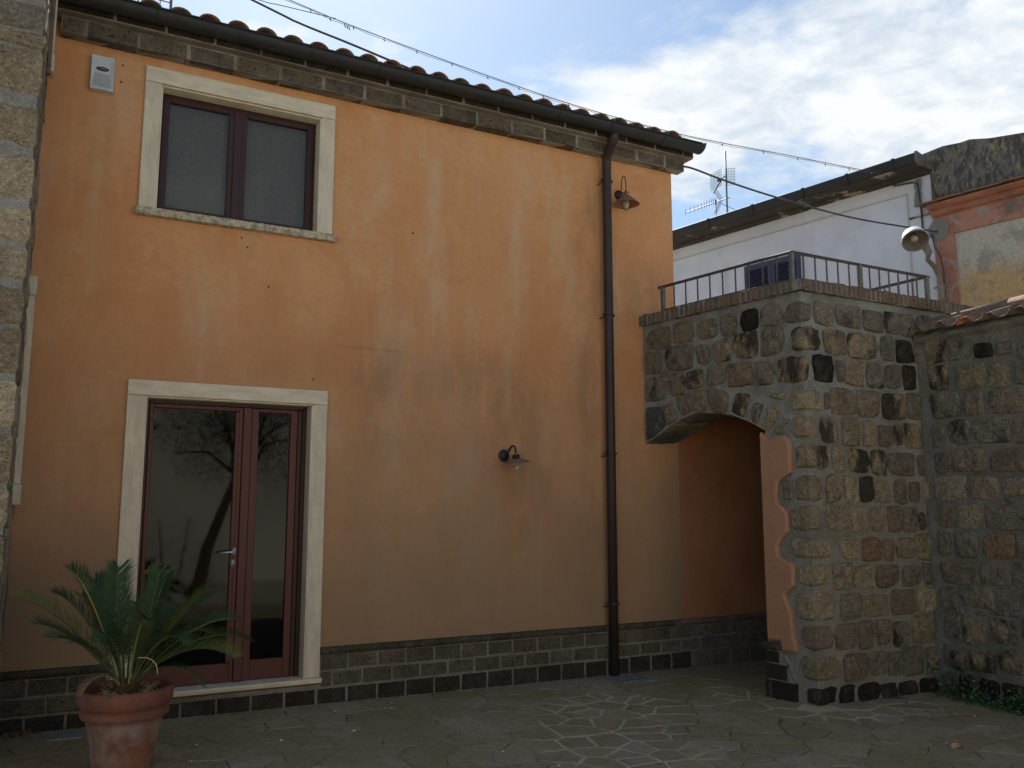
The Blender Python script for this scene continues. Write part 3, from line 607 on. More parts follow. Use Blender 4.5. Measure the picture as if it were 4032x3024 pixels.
# cornice of tufa blocks under the gutter
x = -.125; k = 0
for row, (z0, z1, yp, off, mt) in enumerate(((5.205, 5.335, -.12, 0, 'cornice'), (5.345, 5.43, -.2, .19, 'cornice_top'))):
    x = -.125 - (.06 if row else 0); xe = 5.955 + (.07 if row else 0); nx = .055 + off + .002
    while x < xe - .02:
        e = min(nx, xe)
        if xe - e < .1: e = xe
        mb = MB(); block(mb, x + .008, e - .008, yp + random.uniform(-.004, .004), 0.1 if row else -.002, z0, z1, .006)
        mb.build('cornice_block', M[mt], house, org=((x + e) / 2, yp, z0), fix=True, bevel=0)
        x = e; nx = e + .375 if e > -.0 else e + .375
mb = MB(); mb.box(-.12, 5.94, -.1155, -.003, 5.208, 5.34); mb.box(-.17, 6.01, -.193, .1, 5.338, 5.43)
mb.build('cornice_mortar', M['mortar_brick'], house)
# gutter: a half round trough with a rolled lip
gx0, gx1, gyc, gzc, gr = -.16, 5.985, -.305, 5.435, .08
mb = MB()
def gprof(r): return [(gyc + r * math.cos(a), gzc + r * math.sin(a)) for a in [math.pi + math.pi * t / 12 for t in range(13)]]
outer, inner = gprof(gr), gprof(gr - .004)
ring = outer + inner[::-1]
vs = [(x, y, z) for x in (gx0, gx1) for y, z in ring]; n = len(ring)
mb.add(vs, [(i, (i + 1) % n, n + (i + 1) % n, n + i) for i in range(n)])
mb.tube([(gx0, gyc - gr - .003, gzc + .004), (gx1, gyc - gr - .003, gzc + .004)], .0075, 8)
gut = mb.build('gutter', M['gutter'], house, smooth=True)
gut.data.polygons.foreach_set('use_smooth', [True] * len(gut.data.polygons))
mb = MB(); c0 = [(gx1, gyc + (gr + .002) * math.cos(a), gzc + (gr + .002) * math.sin(a)) for a in [math.pi + math.pi * t / 12 for t in range(13)]]
c1 = [(gx1 + .035, gyc + (gr + .022) * math.cos(a), gzc + .012 + (gr + .012) * math.sin(a)) for a in [math.pi + math.pi * t / 12 for t in range(13)]]
mb.add(c0 + c1, [(i, i + 1, 14 + i, 13 + i) for i in range(12)] + [tuple(range(13))]); mb.build('gutter_end', M['gutter'], gut)
for x in (-.02, .539, 1.155, 1.757, 2.355, 2.964, 3.583, 4.21, 4.82, 5.484):
    mb = MB(); mb.tube([(x, gyc + (gr + .0025) * math.cos(a), gzc + (gr + .0025) * math.sin(a)) for a in [math.pi + math.pi * t / 14 for t in range(15)]], .0055, 6)
    mb.box(x - .012, x + .012, gyc - gr - .012, gyc + gr, gzc + .009, gzc + .013)
    mb.build('gutter_bracket', M['gutter'], gut)
# roof
mb = MB(); slope = .30
mb.grid(54, 10, lambda u, v: (-.15 + 6.05 * u, -.24 + 5.3 * v, 5.452 + slope * 5.3 * v))
mb.add([(-.15, -.24, 5.43), (5.9, -.24, 5.43), (5.9, 5.06, 5.4 + slope * 5.3), (-.15, 5.06, 5.4 + slope * 5.3)], [(0, 3, 2, 1)])
mb.add([(5.9, -.24, 5.43), (5.9, 5.06, 5.42), (5.9, 5.06, 5.452 + slope * 5.3), (5.9, -.24, 5.452)], [(0, 1, 2, 3)])
roof = mb.build('roof', M['tile'], house)
def coppo(mb, x, y0, y1, z0, z1, w0, w1, up=True, t=.011, n=9):
    """one barrel tile: axis runs from (y0, z0) to (y1, z1)"""
    rows = []
    for (y, z, w) in ((y0, z0, w0), (y1, z1, w1)):
        for rr in (w, w - t):
            rows.append([(x + rr * math.cos(a), y, z + (1 if up else -1) * rr * .86 * math.sin(a)) for a in [math.pi * k / n for k in range(n + 1)]])
    o0, i0, o1, i1 = rows; m = n + 1; fs = []
    for k in range(n):
        fs += [(k, k + 1, 2 * m + k + 1, 2 * m + k), (m + k, 3 * m + k, 3 * m + k + 1, m + k + 1), (k, m + k, m + k + 1, k + 1), (2 * m + k, 2 * m + k + 1, 3 * m + k + 1, 3 * m + k)]
    mb.add(o0 + i0 + o1 + i1, fs)
xt = [.042 + .2255 * k for k in range(-0, 25)]
xt = [2.056 + .2237 * (k - 9) for k in range(0, 26)]
for x in xt:
    if x > 5.75: continue
    j = random.uniform(-.006, .006); mb = MB()
    coppo(mb, x + j, -.325 + random.uniform(-.012, .012), .14, 5.452, 5.452 + slope * .46 + .012, .092, .076)
    mb.build('tile', M['tile'], roof, smooth=True, org=(x, -.3, 5.452))
mb = MB()
for x in xt:
    if x > 5.75: continue
    for r_ in range(1, 12): y = -.3 + .42 * r_; coppo(mb, x + random.uniform(-.008, .008), y, y + .47, 5.46 + slope * .42 * r_, 5.46 + slope * (.42 * r_ + .47) + .01, .083, .07, n=6)
    y = -.34
    coppo(mb, x + .112, y, 5.0, 5.470, 5.470 + slope * 5.34, .06, .06, up=False, n=5)
tag(mb.build('upper_tiles', M['tile'], roof), kind='stuff')
# --- window
def frame_rect(mb, x0, x1, z0, z1, w, y0, y1, wb=None, wt=None):
    wb = wb or w; wt = wt or w
    mb.box(x0, x0 + w, y0, y1, z0, z1); mb.box(x1 - w, x1, y0, y1, z0, z1)
    mb.box(x0 + w, x1 - w, y0, y1, z0, z0 + wb); mb.box(x0 + w, x1 - w, y0, y1, z1 - wt, z1)
mb = MB(); frame_rect(mb, WX0 + .001, WX1 - .001, WZ0 + .001, WZ1 - .001, .03, .125, .19)
mb.box(1.235, 1.30, .108, .135, WZ0 + .032, WZ1 - .032)
win = mb.build('window', M['wood_dark'], house, bevel=.002)
for x0, x1 in ((WX0 + .032, 1.245), (1.25, 1.305), (1.29, WX1 - .032)):
    if x1 - x0 < .1: continue
    mb = MB(); frame_rect(mb, x0, x1, WZ0 + .032, WZ1 - .032, .052 if x1 - x0 > .1 else .01, .122, .168, .04, .045)
    mb.build('sash', M['wood_dark'], win, bevel=.003)
    mb = MB(); mb.box(x0 + .048, x1 - .048, .142, .147, WZ0 + .068, WZ1 - .073); mb.build('pane', M['glass_w'], win)
def surround(par, x0, x1, z1, w, ix0, ix1, z0, iz1):
    mb = MB(); mb.box(x0, x1, -.028, -.001, iz1, z1); mb.box(ix0 - .001, ix1 + .001, -.001, .124, iz1 - .014, iz1); mb.build('lintel', M['trav'], par, bevel=.003)
    for a, b, i0, i1 in ((x0, ix0 + .0, ix0, ix0 + .014), (ix1, x1, ix1 - .014, ix1)):
        mb = MB(); mb.box(a, b, -.0265, -.001, z0, iz1 - .003); mb.box(i0, i1, -.0265, .122, z0, iz1 - .016); mb.build('jamb', M['trav_v'], par, bevel=.003)
surround(win, .505, 2.073, 5.124, .12, .628, 1.952, 3.937, 4.995)
mb = MB()
def sill(u, v):
    P = [(-.001, 3.936), (-.062, 3.933), (-.066, 3.905), (-.058, 3.874), (-.001, 3.870)]
    y, z = P[int(round(v * 4))]; x = .487 + 1.612 * u
    if 0 < v < 1: y += .009 * fbm((x * 22, z * 60, 1)); z += .004 * fbm((x * 30, 7, v * 3))
    return (x, y, z)
mb.grid(90, 4, sill); mb.box(.49, 2.096, -.055, .124, 3.876, 3.934); mb.build('sill', M['trav_r'], win, fix=False)
# --- door
mb = MB()
mb.box(DX0 + .001, .69, .115, .20, .205, 2.438); mb.box(1.905, DX1 - .001, .115, .2, .205, 2.438); mb.box(.69, 1.905, .112, .2, 2.398, 2.438)
mb.box(1.868, 1.903, .125, .2, .205, 2.395)
door = mb.build('door', M['wood_dark'], house, bevel=.003)
mb = MB(); frame_rect(mb, .693, 1.410, .209, 2.394, .03, .112, .160, .145, .03); mb.box(1.352, 1.381, .112, .160, .36, 2.36); mb.build('door_leaf', M['wood'], door, bevel=.003)
mb = MB(); frame_rect(mb, 1.483, 1.862, .209, 2.394, .058, .116, .164, .155, .03); mb.build('door_leaf', M['wood'], door, bevel=.003)
mb = MB(); mb.box(1.412, 1.481, .098, .15, .207, 2.396); mb.build('meeting_stile', M['wood'], door, bevel=.005)
for x0, x1, z0 in ((.72, 1.355, .35), (1.538, 1.808, .36)):
    mb = MB(); mb.box(x0, x1, .136, .141, z0, 2.368); mb.build('pane', M['glass'], door)
    mb = MB(); frame_rect(mb, x0 - .003, x1 + .003, z0 - .003, 2.372, .007, .128, .136); mb.build('gasket', M['gasket'], door)
mb = MB()
mb.lathe([(0, -.008), (.017, -.008), (.02, -.004), (.02, .004), (0, .006)], c=(1.383, .104, 1.222), n=16, M=Matrix.Rotation(R(90), 4, 'X') @ Matrix.Diagonal((.85, 1.7, 1, 1)))
mb.tube([(1.383, .10, 1.224), (1.383, .062, 1.224), (1.372, .052, 1.224), (1.355, .05, 1.223), (1.262, .052, 1.219)], [.009, .009, .0095, .0095, .008], 10)
mb.build('handle', M['steel'], door, smooth=True)
mb = MB(); mb.lathe([(0, -.006), (.017, -.006), (.02, -.003), (.02, .003), (0, .004)], c=(1.378, .106, 1.132), n=18, M=Matrix.Rotation(R(90), 4, 'X') @ Matrix.Diagonal((.85, 1.5, 1, 1))); mb.build('keyhole_plate', M['steel'], door, smooth=True)
mb = MB(); mb.lathe([(0, -.002), (.005, -.002), (.005, .0)], c=(1.378, .099, 1.138), n=10, M=Matrix.Rotation(R(90), 4, 'X')); mb.box(1.376, 1.380, .0985, .101, 1.119, 1.138); mb.build('keyhole', M['gasket'], door)
surround(door, .513, 2.077, 2.558, .13, .645, 1.955, .206, 2.440)
mb = MB(); mb.box(.49, 2.088, -.055, .2, .166, .204); mb.box(.49, 2.088, -.062, -.054, .18, .204); mb.build('threshold', M['trav'], door, bevel=.004)
# --- downpipe
mb = MB(); px_ = 4.946; py_ = -.078
pts = [(4.914, -.275, 5.40), (4.914, -.272, 5.345), (4.914, -.258, 5.315), (4.917, -.225, 5.28), (4.927, -.15, 5.225), (4.936, -.10, 5.185), (px_, py_ - .003, 5.13), (px_, py_, 4.9), (px_, py_, 2.5), (px_, py_, gz(px_) + .0)]
mb.tube(pts, [.05, .05, .05, .05, .048, .047, .046, .046, .046, .046], 20)
pipe = mb.build('downpipe', M['pipe'], house, smooth=True)
for z in (4.936, 3.511, 2.105, .645):
    mb = MB(); mb.lathe([(.047, -.012), (.052, -.008), (.052, -.004), (.049, -.001), (.052, .004), (.052, .008), (.047, .012)], c=(px_, py_, z), n=24)
    mb.box(px_ - .072, px_ - .045, py_ - .006, py_ + .006, z - .01, z + .01); mb.box(px_ + .045, px_ + .072, py_ - .006, py_ + .006, z - .01, z + .01)
    mb.tube([(px_ - .06, py_, z - .02), (px_ - .06, 0.0, z - .03)], .006, 6); mb.build('pipe_collar', M['pipe'], pipe, smooth=True)
# --- little things on the wall
for k, (x, z) in enumerate(((.33, 5.09), (.325, 4.95), (1.31, 3.81), (1.36, 3.735), (1.545, 3.42), (1.95, 2.66), (2.83, 4.08))):
    mb = MB(); mb.tube([(x, .0, z), (x + .003, -.012, z - .004), (x + .005, -.014, z - .018)], [.004, .005, .003], 6)
    mb.build('wall_plug', M['gasket'], house)
# --- alarm siren
al = empty('alarm_siren', 'grey plastic alarm siren box high on the orange wall beside the window', 'alarm', (.188, 0, 4.82))
ax0, ax1, az0, az1 = .104, .275, 4.822, 5.108
mb = MB()
yb, yf = -.001, -.052
mb.add([(ax0, yb, az0), (ax1, yb, az0), (ax1, yb, az1), (ax0, yb, az1), (ax0 + .004, yf, az0 + .004), (ax1 - .004, yf, az0 + .004), (ax1 - .004, yf, az1 - .004), (ax0 + .004, yf, az1 - .004),
        (ax0 + .012, yf - .001, az0 + .012), (ax1 - .012, yf - .001, az0 + .012), (ax1 - .034, yf + .012, az1 - .034), (ax0 + .034, yf + .012, az1 - .034),
        (ax1 - .03, yf + .010, az0 + .145), (ax0 + .03, yf + .010, az0 + .145)],
       [(0, 1, 5, 4), (1, 2, 6, 5), (2, 3, 7, 6), (3, 0, 4, 7), (4, 5, 9, 8), (7, 4, 8, 13, 11), (6, 7, 11, 10), (5, 6, 10, 12, 9), (8, 9, 12, 13), (13, 12, 10, 11)])
mb.build('siren_case', M['plastic'], al, fix=True)
for k in range(12):
    f = (k + .8) / 13; z = az0 + .145 - .125 * f; hw = .0535 + .016 * f; y = yf + .010 - .0115 * f
    mb = MB(); mb.box(.1895 - hw, .1895 + hw, y - .0028, y + .001, z - .002, z + .0008); mb.build('grille_slat', M['plastic_dark'], al)
mb = MB(); mb.box(.15, .23, yf - .006, yf, az0 + .008, az0 + .017); mb.build('latch', M['plastic'], al, bevel=.001)
mb = MB(); mb.lathe([(0, .002), (.046, .002), (.046, -.001)], c=(.189, yf + .0075, az0 + .178), n=28, M=Matrix.Rotation(R(90), 4, 'X') @ Matrix.Diagonal((1, .38, 1, 1))); mb.build('badge', M['badge'], al, fix=True)
def text(name, body, size, loc, mat, parent, ext=.0006):
    cu = bpy.data.curves.new(name, 'FONT'); cu.body = body; cu.size = size; cu.extrude = ext; cu.align_x = 'CENTER'; cu.align_y = 'CENTER'
    o = bpy.data.objects.new(name + '_c', cu); COL.objects.link(o); dg = bpy.context.evaluated_depsgraph_get()
    me = bpy.data.meshes.new_from_object(o.evaluated_get(dg)); bpy.data.objects.remove(o)
    me.materials.clear(); me.materials.append(mat); t = bpy.data.objects.new(name, me); COL.objects.link(t); t.parent = parent
    t.location = Vector(loc) - world_loc(parent); t.rotation_euler = (R(90), 0, 0); return t
text('lettering', 'LINCE', .022, (.189, yf + .0045, az0 + .178), M['gold'], al)
# --- upper wall lamp
def M_at(tilt=(0, 0)): return Matrix.Rotation(tilt[0], 4, 'Y') @ Matrix.Rotation(tilt[1], 4, 'X')
l1 = empty('wall_lamp', 'copper cone shaded wall lamp with hooked arm right of the downpipe', 'wall lamp', (5.15, 0, 4.83))
lx, ly, lz = 5.135, -.15, 4.69
mb = MB(); mb.lathe([(0, .03), (.03, .028), (.047, .018), (.052, .004), (.052, -.004)], c=(5.147, -.004, 4.838), n=24, M=Matrix.Rotation(R(90), 4, 'X')); mb.build('back_plate', M['black_metal'], l1, smooth=True)
mb = MB(); mb.tube([(5.147, -.02, 4.85), (5.146, -.05, 4.87)] + [(5.143 - .006 * t, -.06 - .09 * (1 - math.cos(t * math.pi)) / 2, 4.88 + .10 * math.sin(math.pi * t) + .0 + (.035 if 0 < t < 1 else 0) * math.sin(math.pi * t)) for t in [k / 12 for k in range(13)]] + [(lx, ly, 4.84)], .0055, 8); mb.build('arm', M['rust'], l1, smooth=True)
mb = MB(); mb.lathe([(0, .150), (.012, .148), (.016, .140), (.032, .128), (.034, .124), (.022, .118), (.021, .098), (.034, .092)], c=(lx, ly, lz), n=24); mb.build('cap', M['copper'], l1, smooth=True)
mb = MB(); mb.lathe([(.034, .094), (.040, .090), (.135, .006), (.139, 0), (.136, .002), (.132, .006), (.036, .086)], c=(lx, ly, lz), n=40); mb.build('shade', M['copper'], l1, smooth=True)
mb = MB(); mb.lathe([(.030, .05), (.034, .02), (.036, -.005), (.030, -.027), (.016, -.04), (0, -.044)], c=(lx, ly, lz), n=20); mb.build('bulb', M['bulb'], l1, smooth=True)
for a0 in (0, math.pi / 2):
    mb = MB(); mb.tube([(lx + .052 * math.cos(t) * math.cos(a0), ly + .052 * math.cos(t) * math.sin(a0), lz - .004 - .058 * math.sin(t)) for t in [math.pi * k / 14 for k in range(15)]], .0022, 6); mb.build('guard_wire', M['rust'], l1, smooth=True)
# --- lower wall lamp, with a fluted shade hanging askew
l2 = empty('wall_lamp', 'black and copper wall lamp with scalloped shade in the middle of the wall', 'wall lamp', (3.783, 0, 2.05))
mb = MB(); mb.lathe([(0, .032), (.015, .030), (.024, .022), (.040, .017), (.046, .010), (.056, .008), (.058, 0), (.058, -.003)], c=(3.783, -.003, 2.056), n=28, M=Matrix.Rotation(R(90), 4, 'X')); mb.build('back_plate', M['black_metal'], l2, smooth=True)
T = Matrix.Rotation(R(-9), 4, 'Y') @ Matrix.Rotation(R(4), 4, 'X'); sx, sy, sz = 3.825, -.175, 1.985
mb = MB(); mb.tube([(3.783, -.02, 2.058), (3.79, -.055, 2.075), (3.797, -.085, 2.102), (3.803, -.105, 2.13), (3.808, -.13, 2.142), (3.812, -.155, 2.135), (3.815, -.172, 2.11), (3.817, -.177, 2.075)], [.01, .009, .009, .0095, .0095, .0095, .01, .010], 10)
mb.lathe([(0, -.012), (.012, -.010), (.016, 0), (.012, .010), (0, .012)], c=(3.799, -.09, 2.11), n=12); mb.build('arm', M['black_metal'], l2, smooth=True)
mb = MB(); mb.lathe([(0, .080), (.022, .078), (.038, .066), (.038, .058), (.034, .056), (.033, .036)], c=(sx, sy, sz), n=24, M=T); mb.build('cap', M['black_metal'], l2, smooth=True)
def flute(a, r): return .035 * max(0, (r - .06) / .07) * math.sin(a * 26)
mb = MB(); prof = [(.034, .038), (.048, .034), (.075, .022), (.105, .009), (.134, -.004), (.136, -.006), (.105, .005), (.075, .018), (.048, .029), (.02, .030)]
mb.lathe(prof, c=(sx, sy, sz), n=156, M=T, wav=flute); sh = mb.build('shade', [M['copper'], M['cream']], l2, smooth=True)
mi = [0] * (156 * 4) + [1] * (156 * 5); sh.data.polygons.foreach_set('material_index', mi)
mb = MB(); mb.lathe([(0, .03), (.018, .03), (.018, 0), (.014, -.004)], c=(sx, sy, sz), n=16, M=T); mb.build('lamp_socket', M['black_metal'], l2, smooth=True)
mb = MB(); mb.lathe([(.011, 0), (.02, -.012), (.032, -.026), (.036, -.044), (.030, -.062), (.016, -.073), (0, -.076)], c=(sx, sy, sz), n=20, M=T); mb.build('bulb', M['bulb'], l2, smooth=True)
# ------------------------------------------------------------------ stones
def pointA(u, z, d): p = cA + fa * u + fn * d; return (p.x, p.y, z)          # arch face of the terrace
def pointR(u, z, d): return (5.70 + u, -1.9 - d, z)                           # its long face
def pointW(u, z, d): return (7.2 - d, -1.9 - u, z)                            # garden wall
def pointP(u, z, d): return (-.2 - u, -1.25 - d, z)                           # front of the left building, u to the left
def stone(name, spec, pt, parent, prot=.025, n=20, seed=None):
    rnd = random.Random(seed if seed is not None else repr(spec))
    if len(spec) == 5 and not isinstance(spec[0], tuple):
        uc, zc, w, h, t = spec; w *= 1.03; h *= 1.03
        sk = rnd.uniform(-.04, .04) * h
        Q = [(uc - w / 2, zc - h / 2 - sk), (uc + w / 2, zc - h / 2 + sk), (uc + w / 2, zc + h / 2 + sk * .5), (uc - w / 2, zc + h / 2 - sk * .5)]
    else:
        t = spec[4]; Q = [Vector(q) for q in spec[:4]]; c_ = sum(Q, Vector((0, 0))) / 4; Q = [c_ + (q - c_) * .98 for q in Q]
    Q = [Vector(q) for q in Q]
    ex = rnd.uniform(6, 14); ph = rnd.uniform(0, 9)
    cut = [rnd.uniform(.03, .22) * (rnd.random() < .4) for _ in range(4)]
    out = []
    for k in range(n):
        a = 2 * math.pi * (k + .5) / n; c, s_ = math.cos(a), math.sin(a)
        r = (abs(c) ** ex + abs(s_) ** ex) ** (-1 / ex)
        x, y = c * r, s_ * r
        q = int(a // (math.pi / 2)) % 4
        f = 1 - cut[q] * max(0, abs(x * y)) - .07 * mnoise.noise(Vector((x * 1.9 + ph, y * 1.9, ph))) + .035 * mnoise.noise(Vector((x * 5 + ph, y * 5, ph))) + rnd.uniform(-.015, .015)
        out.append((x * f, y * f))
    def bil(x, y):
        s0, t0 = (x + 1) / 2, (y + 1) / 2
        return (Q[0] * (1 - s0) + Q[1] * s0) * (1 - t0) + (Q[3] * (1 - s0) + Q[2] * s0) * t0
    size = min((Q[1] - Q[0]).length, (Q[3] - Q[0]).length)
    p = prot * rnd.uniform(.75, 1.35)
    rings = ((1.0, -.012), (1.0, p * .35), (1 - .018 / max(size, .06), p * .85), (.62, p * 1.15), )
    V = []
    for sc, d in rings:
        for (x, y) in out:
            q = bil(x * sc, y * sc); nz = .9 * p * mnoise.noise(Vector((q.x * 15, q.y * 15, ph))) if d > p * .5 else .12 * p * mnoise.noise(Vector((q.x * 30, q.y * 30, ph)))
            V.append(pt(q.x, q.y, d + nz))
    q = bil(0, 0); V.append(pt(q.x, q.y, p * 1.2 + .5 * p * mnoise.noise(Vector((q.x * 17, q.y * 17, ph)))))
    F = [(r * n + k, r * n + (k + 1) % n, (r + 1) * n + (k + 1) % n, (r + 1) * n + k) for r in range(3) for k in range(n)]
    F += [(3 * n + k, 3 * n + (k + 1) % n, 4 * n) for k in range(n)]
    mb = MB(); mb.add(V, F)
    return mb.build(name, M['stone_' + t], parent, org=pt(q.x, q.y, 0), fix=True)
def corner_stone(name, w1, w2, z0, z1, t, p1, p2, parent, prot=.022):
    """wraps an edge: w1 along the first face, w2 along the second; p1(u, z, d), p2(u, z, d) measure u from the edge"""
    rnd = random.Random(w1 * 99 + z0); ns = 12; nz = 6; V = []; ph = rnd.uniform(0, 9)
    S = [-w1 + (w1 + w2) * k / ns for k in range(ns + 1)]
    S[min(range(1, ns), key=lambda k: abs(S[k]))] = 0.0
    for j in range(nz + 1):
        v = -1 + 2 * j / nz
        for k, s_ in enumerate(S):
            s_ = s_ * (1 + .22 * mnoise.noise(Vector((v * 1.3, ph, 1 if s_ > 0 else 5))) - .10 * abs(v) ** 3)
            u = -1 + 2 * k / ns; e = max(abs(u), abs(v)) ** 5; edge = (abs(u) > .99) or (abs(v) > .99)
            z = (z0 + z1) / 2 + v * (z1 - z0) / 2 * (1 - .14 * abs(u) ** 3) * (1 + .12 * mnoise.noise(Vector((u * 1.6, v, ph))))
            d = -.012 if edge else prot * (.95 + .7 * mnoise.noise(Vector((s_ * 14, z * 14, ph))))
            if abs(s_) < 1e-6:
                a = Vector(p1(0, z, d)); b = Vector(p2(0, z, d)); o = Vector(p1(0, z, 0)); P = o + (a - o) * .8 + (b - o) * .8
            elif s_ < 0: P = Vector(p1(-s_, z, d))
            else: P = Vector(p2(s_, z, d))
            V.append(tuple(P))
    mb = MB(); mb.add(V, [(j * (ns + 1) + k, j * (ns + 1) + k + 1, (j + 1) * (ns + 1) + k + 1, (j + 1) * (ns + 1) + k) for j in range(nz) for k in range(ns)])
    return mb.build(name, M['stone_' + t], parent, org=p1(0, z0, 0), fix=False)
# ------------------------------------------------------------------ stone terrace with its arch
ter = empty('stone_terrace', 'rough tufa stone terrace block with an arched passage and a brick edged top', 'terrace', (6.6, -1, 0))
TOPZ = 3.455
def arch_z(u):
    c = ARCH_CURVE
    if u <= c[0][0]: return c[0][1]
    for (a, za), (b, zb) in zip(c, c[1:]):
        if u <= b: return za + (zb - za) * (u - a) / (b - a)
    return c[-1][1] - (u - c[-1][0]) * .6
JU = 1.50     # jamb of the pier, measured along the arch face
mb = MB()
def rough(pt, u, z, amp=.009): return pt(u, z, amp * (mnoise.noise(Vector((u * 9, z * 9, 4))) + .6 * mnoise.noise(Vector((u * 23, z * 23, 8)))))
nu = 64
for i in range(nu):
    u0, u1 = FL * i / nu, FL * (i + 1) / nu
    um = (u0 + u1) / 2
    z0a, z0b = (arch_z(u0), arch_z(u1)) if um < JU else (-.1, -.1)
    nz = 34 if um < JU else 80
    base = len(mb.v)
    V = []
    for j in range(nz + 1):
        for uu, zz in ((u0, z0a), (u1, z0b)):
            z = zz + (TOPZ - zz) * j / nz; V.append(rough(pointA, uu, z) if (0 < uu) and uu < FL - 1e-6 else pointA(uu, z, 0))
    mb.add(V, [(2 * j, 2 * j + 1, 2 * j + 3, 2 * j + 2) for j in range(nz)])
mb.grid(90, 110, lambda u, v: rough(pointR, 2.6 * u, -.1 + (TOPZ + .1) * v) if 0 < u else pointR(0, -.1 + (TOPZ + .1) * v, 0))
# underside of the arch and inner faces
DEP = .43
for (a, za), (b, zb) in zip([(0, 2.215)] + ARCH_CURVE, ARCH_CURVE + [(JU, 2.25)]):
    for k in range(4):
        d0, d1 = -DEP * k / 4, -DEP * (k + 1) / 4; mb.add([pointA(a, za, d0), pointA(b, zb, d0), pointA(b, zb, d1), pointA(a, za, d1)], [(0, 3, 2, 1)])
mb.add([pointA(0, 2.2, -DEP), pointA(JU, 2.2, -DEP), pointA(JU, TOPZ, -DEP), pointA(0, TOPZ, -DEP)], [(0, 3, 2, 1)][:0])
mb.build('wall', M['mortar'], ter)
mb = MB()     # passage: inner pier side, end, ceiling
jx = pointA(JU, 0, 0)
mb.add([(jx[0] + .002, jx[1], -.1), (8.55, jx[1], -.1), (8.55, jx[1], 2.9), (jx[0] + .002, jx[1], 2.9)], [(3, 2, 1, 0)])
mb.add([(8.5, jx[1], -.1), (8.5, 0, -.1), (8.5, 0, 2.9), (8.5, jx[1], 2.9)], [(0, 1, 2, 3)])
mb.add([(5.86, jx[1], 2.62), (8.5, jx[1], 2.62), (8.5, 0, 2.62), (5.86, 0, 2.62)], [(0, 1, 2, 3)])
mb.add([(5.865, jx[1], 2.2), (5.865, 0, 2.2), (5.865, 0, 2.63), (5.865, jx[1], 2.63)], [(0, 1, 2, 3)][:0])
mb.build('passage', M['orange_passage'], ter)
mb = MB(); mb.box(5.80, 8.3, -1.84, 1.6, 3.40, 3.455); mb.add([pointA(0, 3.40, -.01), pointA(FL, 3.40, -.01), (5.81, -1.84, 3.455), (5.81, 0, 3.455)], [(0, 1, 2, 3)])
mb.box(8.25, 8.3, -1.84, 1.6, 0, 3.4); mb.build('terrace_floor', M['mortar'], ter)
for s_ in ARCH_STONES: stone('stone', s_, pointA, ter)
for s_ in RIGHT_STONES: stone('stone', s_, pointR, ter)
for w1, w2, z0, z1, t in CORNER_STONES: corner_stone('stone', max(w1, .08) * 1.06, max(w2, .08) * 1.04, z0 - .006, z1 + .006, t, lambda u, z, d: pointA(FL - u, z, d), pointR, ter)
# small chinking stones in the wide joints
for u, z, w, h, t in ((.46, 2.80, .05, .045, 'g'), (1.72, 2.32, .06, .05, 't'), (1.36, 3.16, .05, .07, 'g'), (.86, 2.56, .05, .04, 'b')): stone('stone', (u, z, w, h, t), pointA, ter, .014, 10)
# stones under the arch
for k, (a, b, t) in enumerate(((.03, .25, 's'), (.27, .44, 'b'), (.46, .66, 'g'), (.70, .92, 'm'), (.95, 1.14, 'g'), (1.16, 1.32, 'm'), (1.34, 1.49, 'g'))):
    za, zb = arch_z(a), arch_z(b); tdir = Vector((b - a, zb - za)); ln = tdir.length; tdir /= ln
    def pt(u, z, d, a=a, za=za, tdir=tdir):
        uu = a + tdir.x * u + tdir.y * d; zz = za + tdir.y * u - tdir.x * d; return pointA(uu, zz, -z)
    stone('stone', (ln / 2, .21, ln * .96, .37, t), pt, ter, .014)
# brick on edge coping
def brick(pt, u, w, seed):
    rnd = random.Random(seed); mb = MB(); z0, z1 = 3.452 + rnd.uniform(-.004, .004), 3.562 + rnd.uniform(-.006, .005); o = .05 + rnd.uniform(-.006, .006); tw = rnd.uniform(-.003, .003)
    P = []
    for d, ins in ((-.2, 0), (o - .006, 0), (o, .006)):
        for uu, zz in ((u + ins, z0 + ins), (u + w - ins, z0 + ins), (u + w - ins + tw, z1 - ins - rnd.uniform(0, .004)), (u + ins + tw, z1 - ins - rnd.uniform(0, .004))): P.append(pt(uu, zz, d))
    mb.add(P, [(4 * a + i, 4 * a + (i + 1) % 4, 4 * (a + 1) + (i + 1) % 4, 4 * (a + 1) + i) for a in (0, 1) for i in range(4)] + [(8, 9, 10, 11), (3, 2, 1, 0)])
    mb.build('brick', M['brick'], ter, org=pt(u, z0, 0), fix=True)
u = -.012
while u < FL - .03: brick(pointA, u, .05, u); u += .0635
u = -.02 + .0
while u < 2.34: brick(pointR, u, .05, u + 9); u += .0635
mb = MB()
for pt, a, b in ((pointA, -.02, FL + .035), (pointR, -.035, 2.34)):
    n_ = 60
    for i in range(n_):
        u0, u1 = a + (b - a) * i / n_, a + (b - a) * (i + 1) / n_
        V = [pt(uu, zz, dd) for uu in (u0, u1) for zz, dd in ((3.45, -.2), (3.45, .043), (3.547, .043), (3.552, -.2))]
        mb.add(V, [(0, 1, 5, 4), (1, 2, 6, 5), (2, 3, 7, 6)])
mb.build('coping_mortar', M['mortar_brick'], ter)
# plaster patch on the pier, with a wavy edge over the stones
mb = MB(); E_ = PLASTER_EDGE; n_ = len(E_)
inner = [(u - .0 if False else u, z) for u, z in E_]
cu_ = 1.6
def shr(u, z, k):
    a, b = Vector(E_[(k - 1) % n_]), Vector(E_[(k + 1) % n_]); t_ = (b - a).normalized(); nn = Vector((t_.y, -t_.x)); return (u - nn.x * -.0 , z)
V = [pointA(u, z, -.005) for u, z in E_] + [pointA(u, z, .034) for u, z in E_]
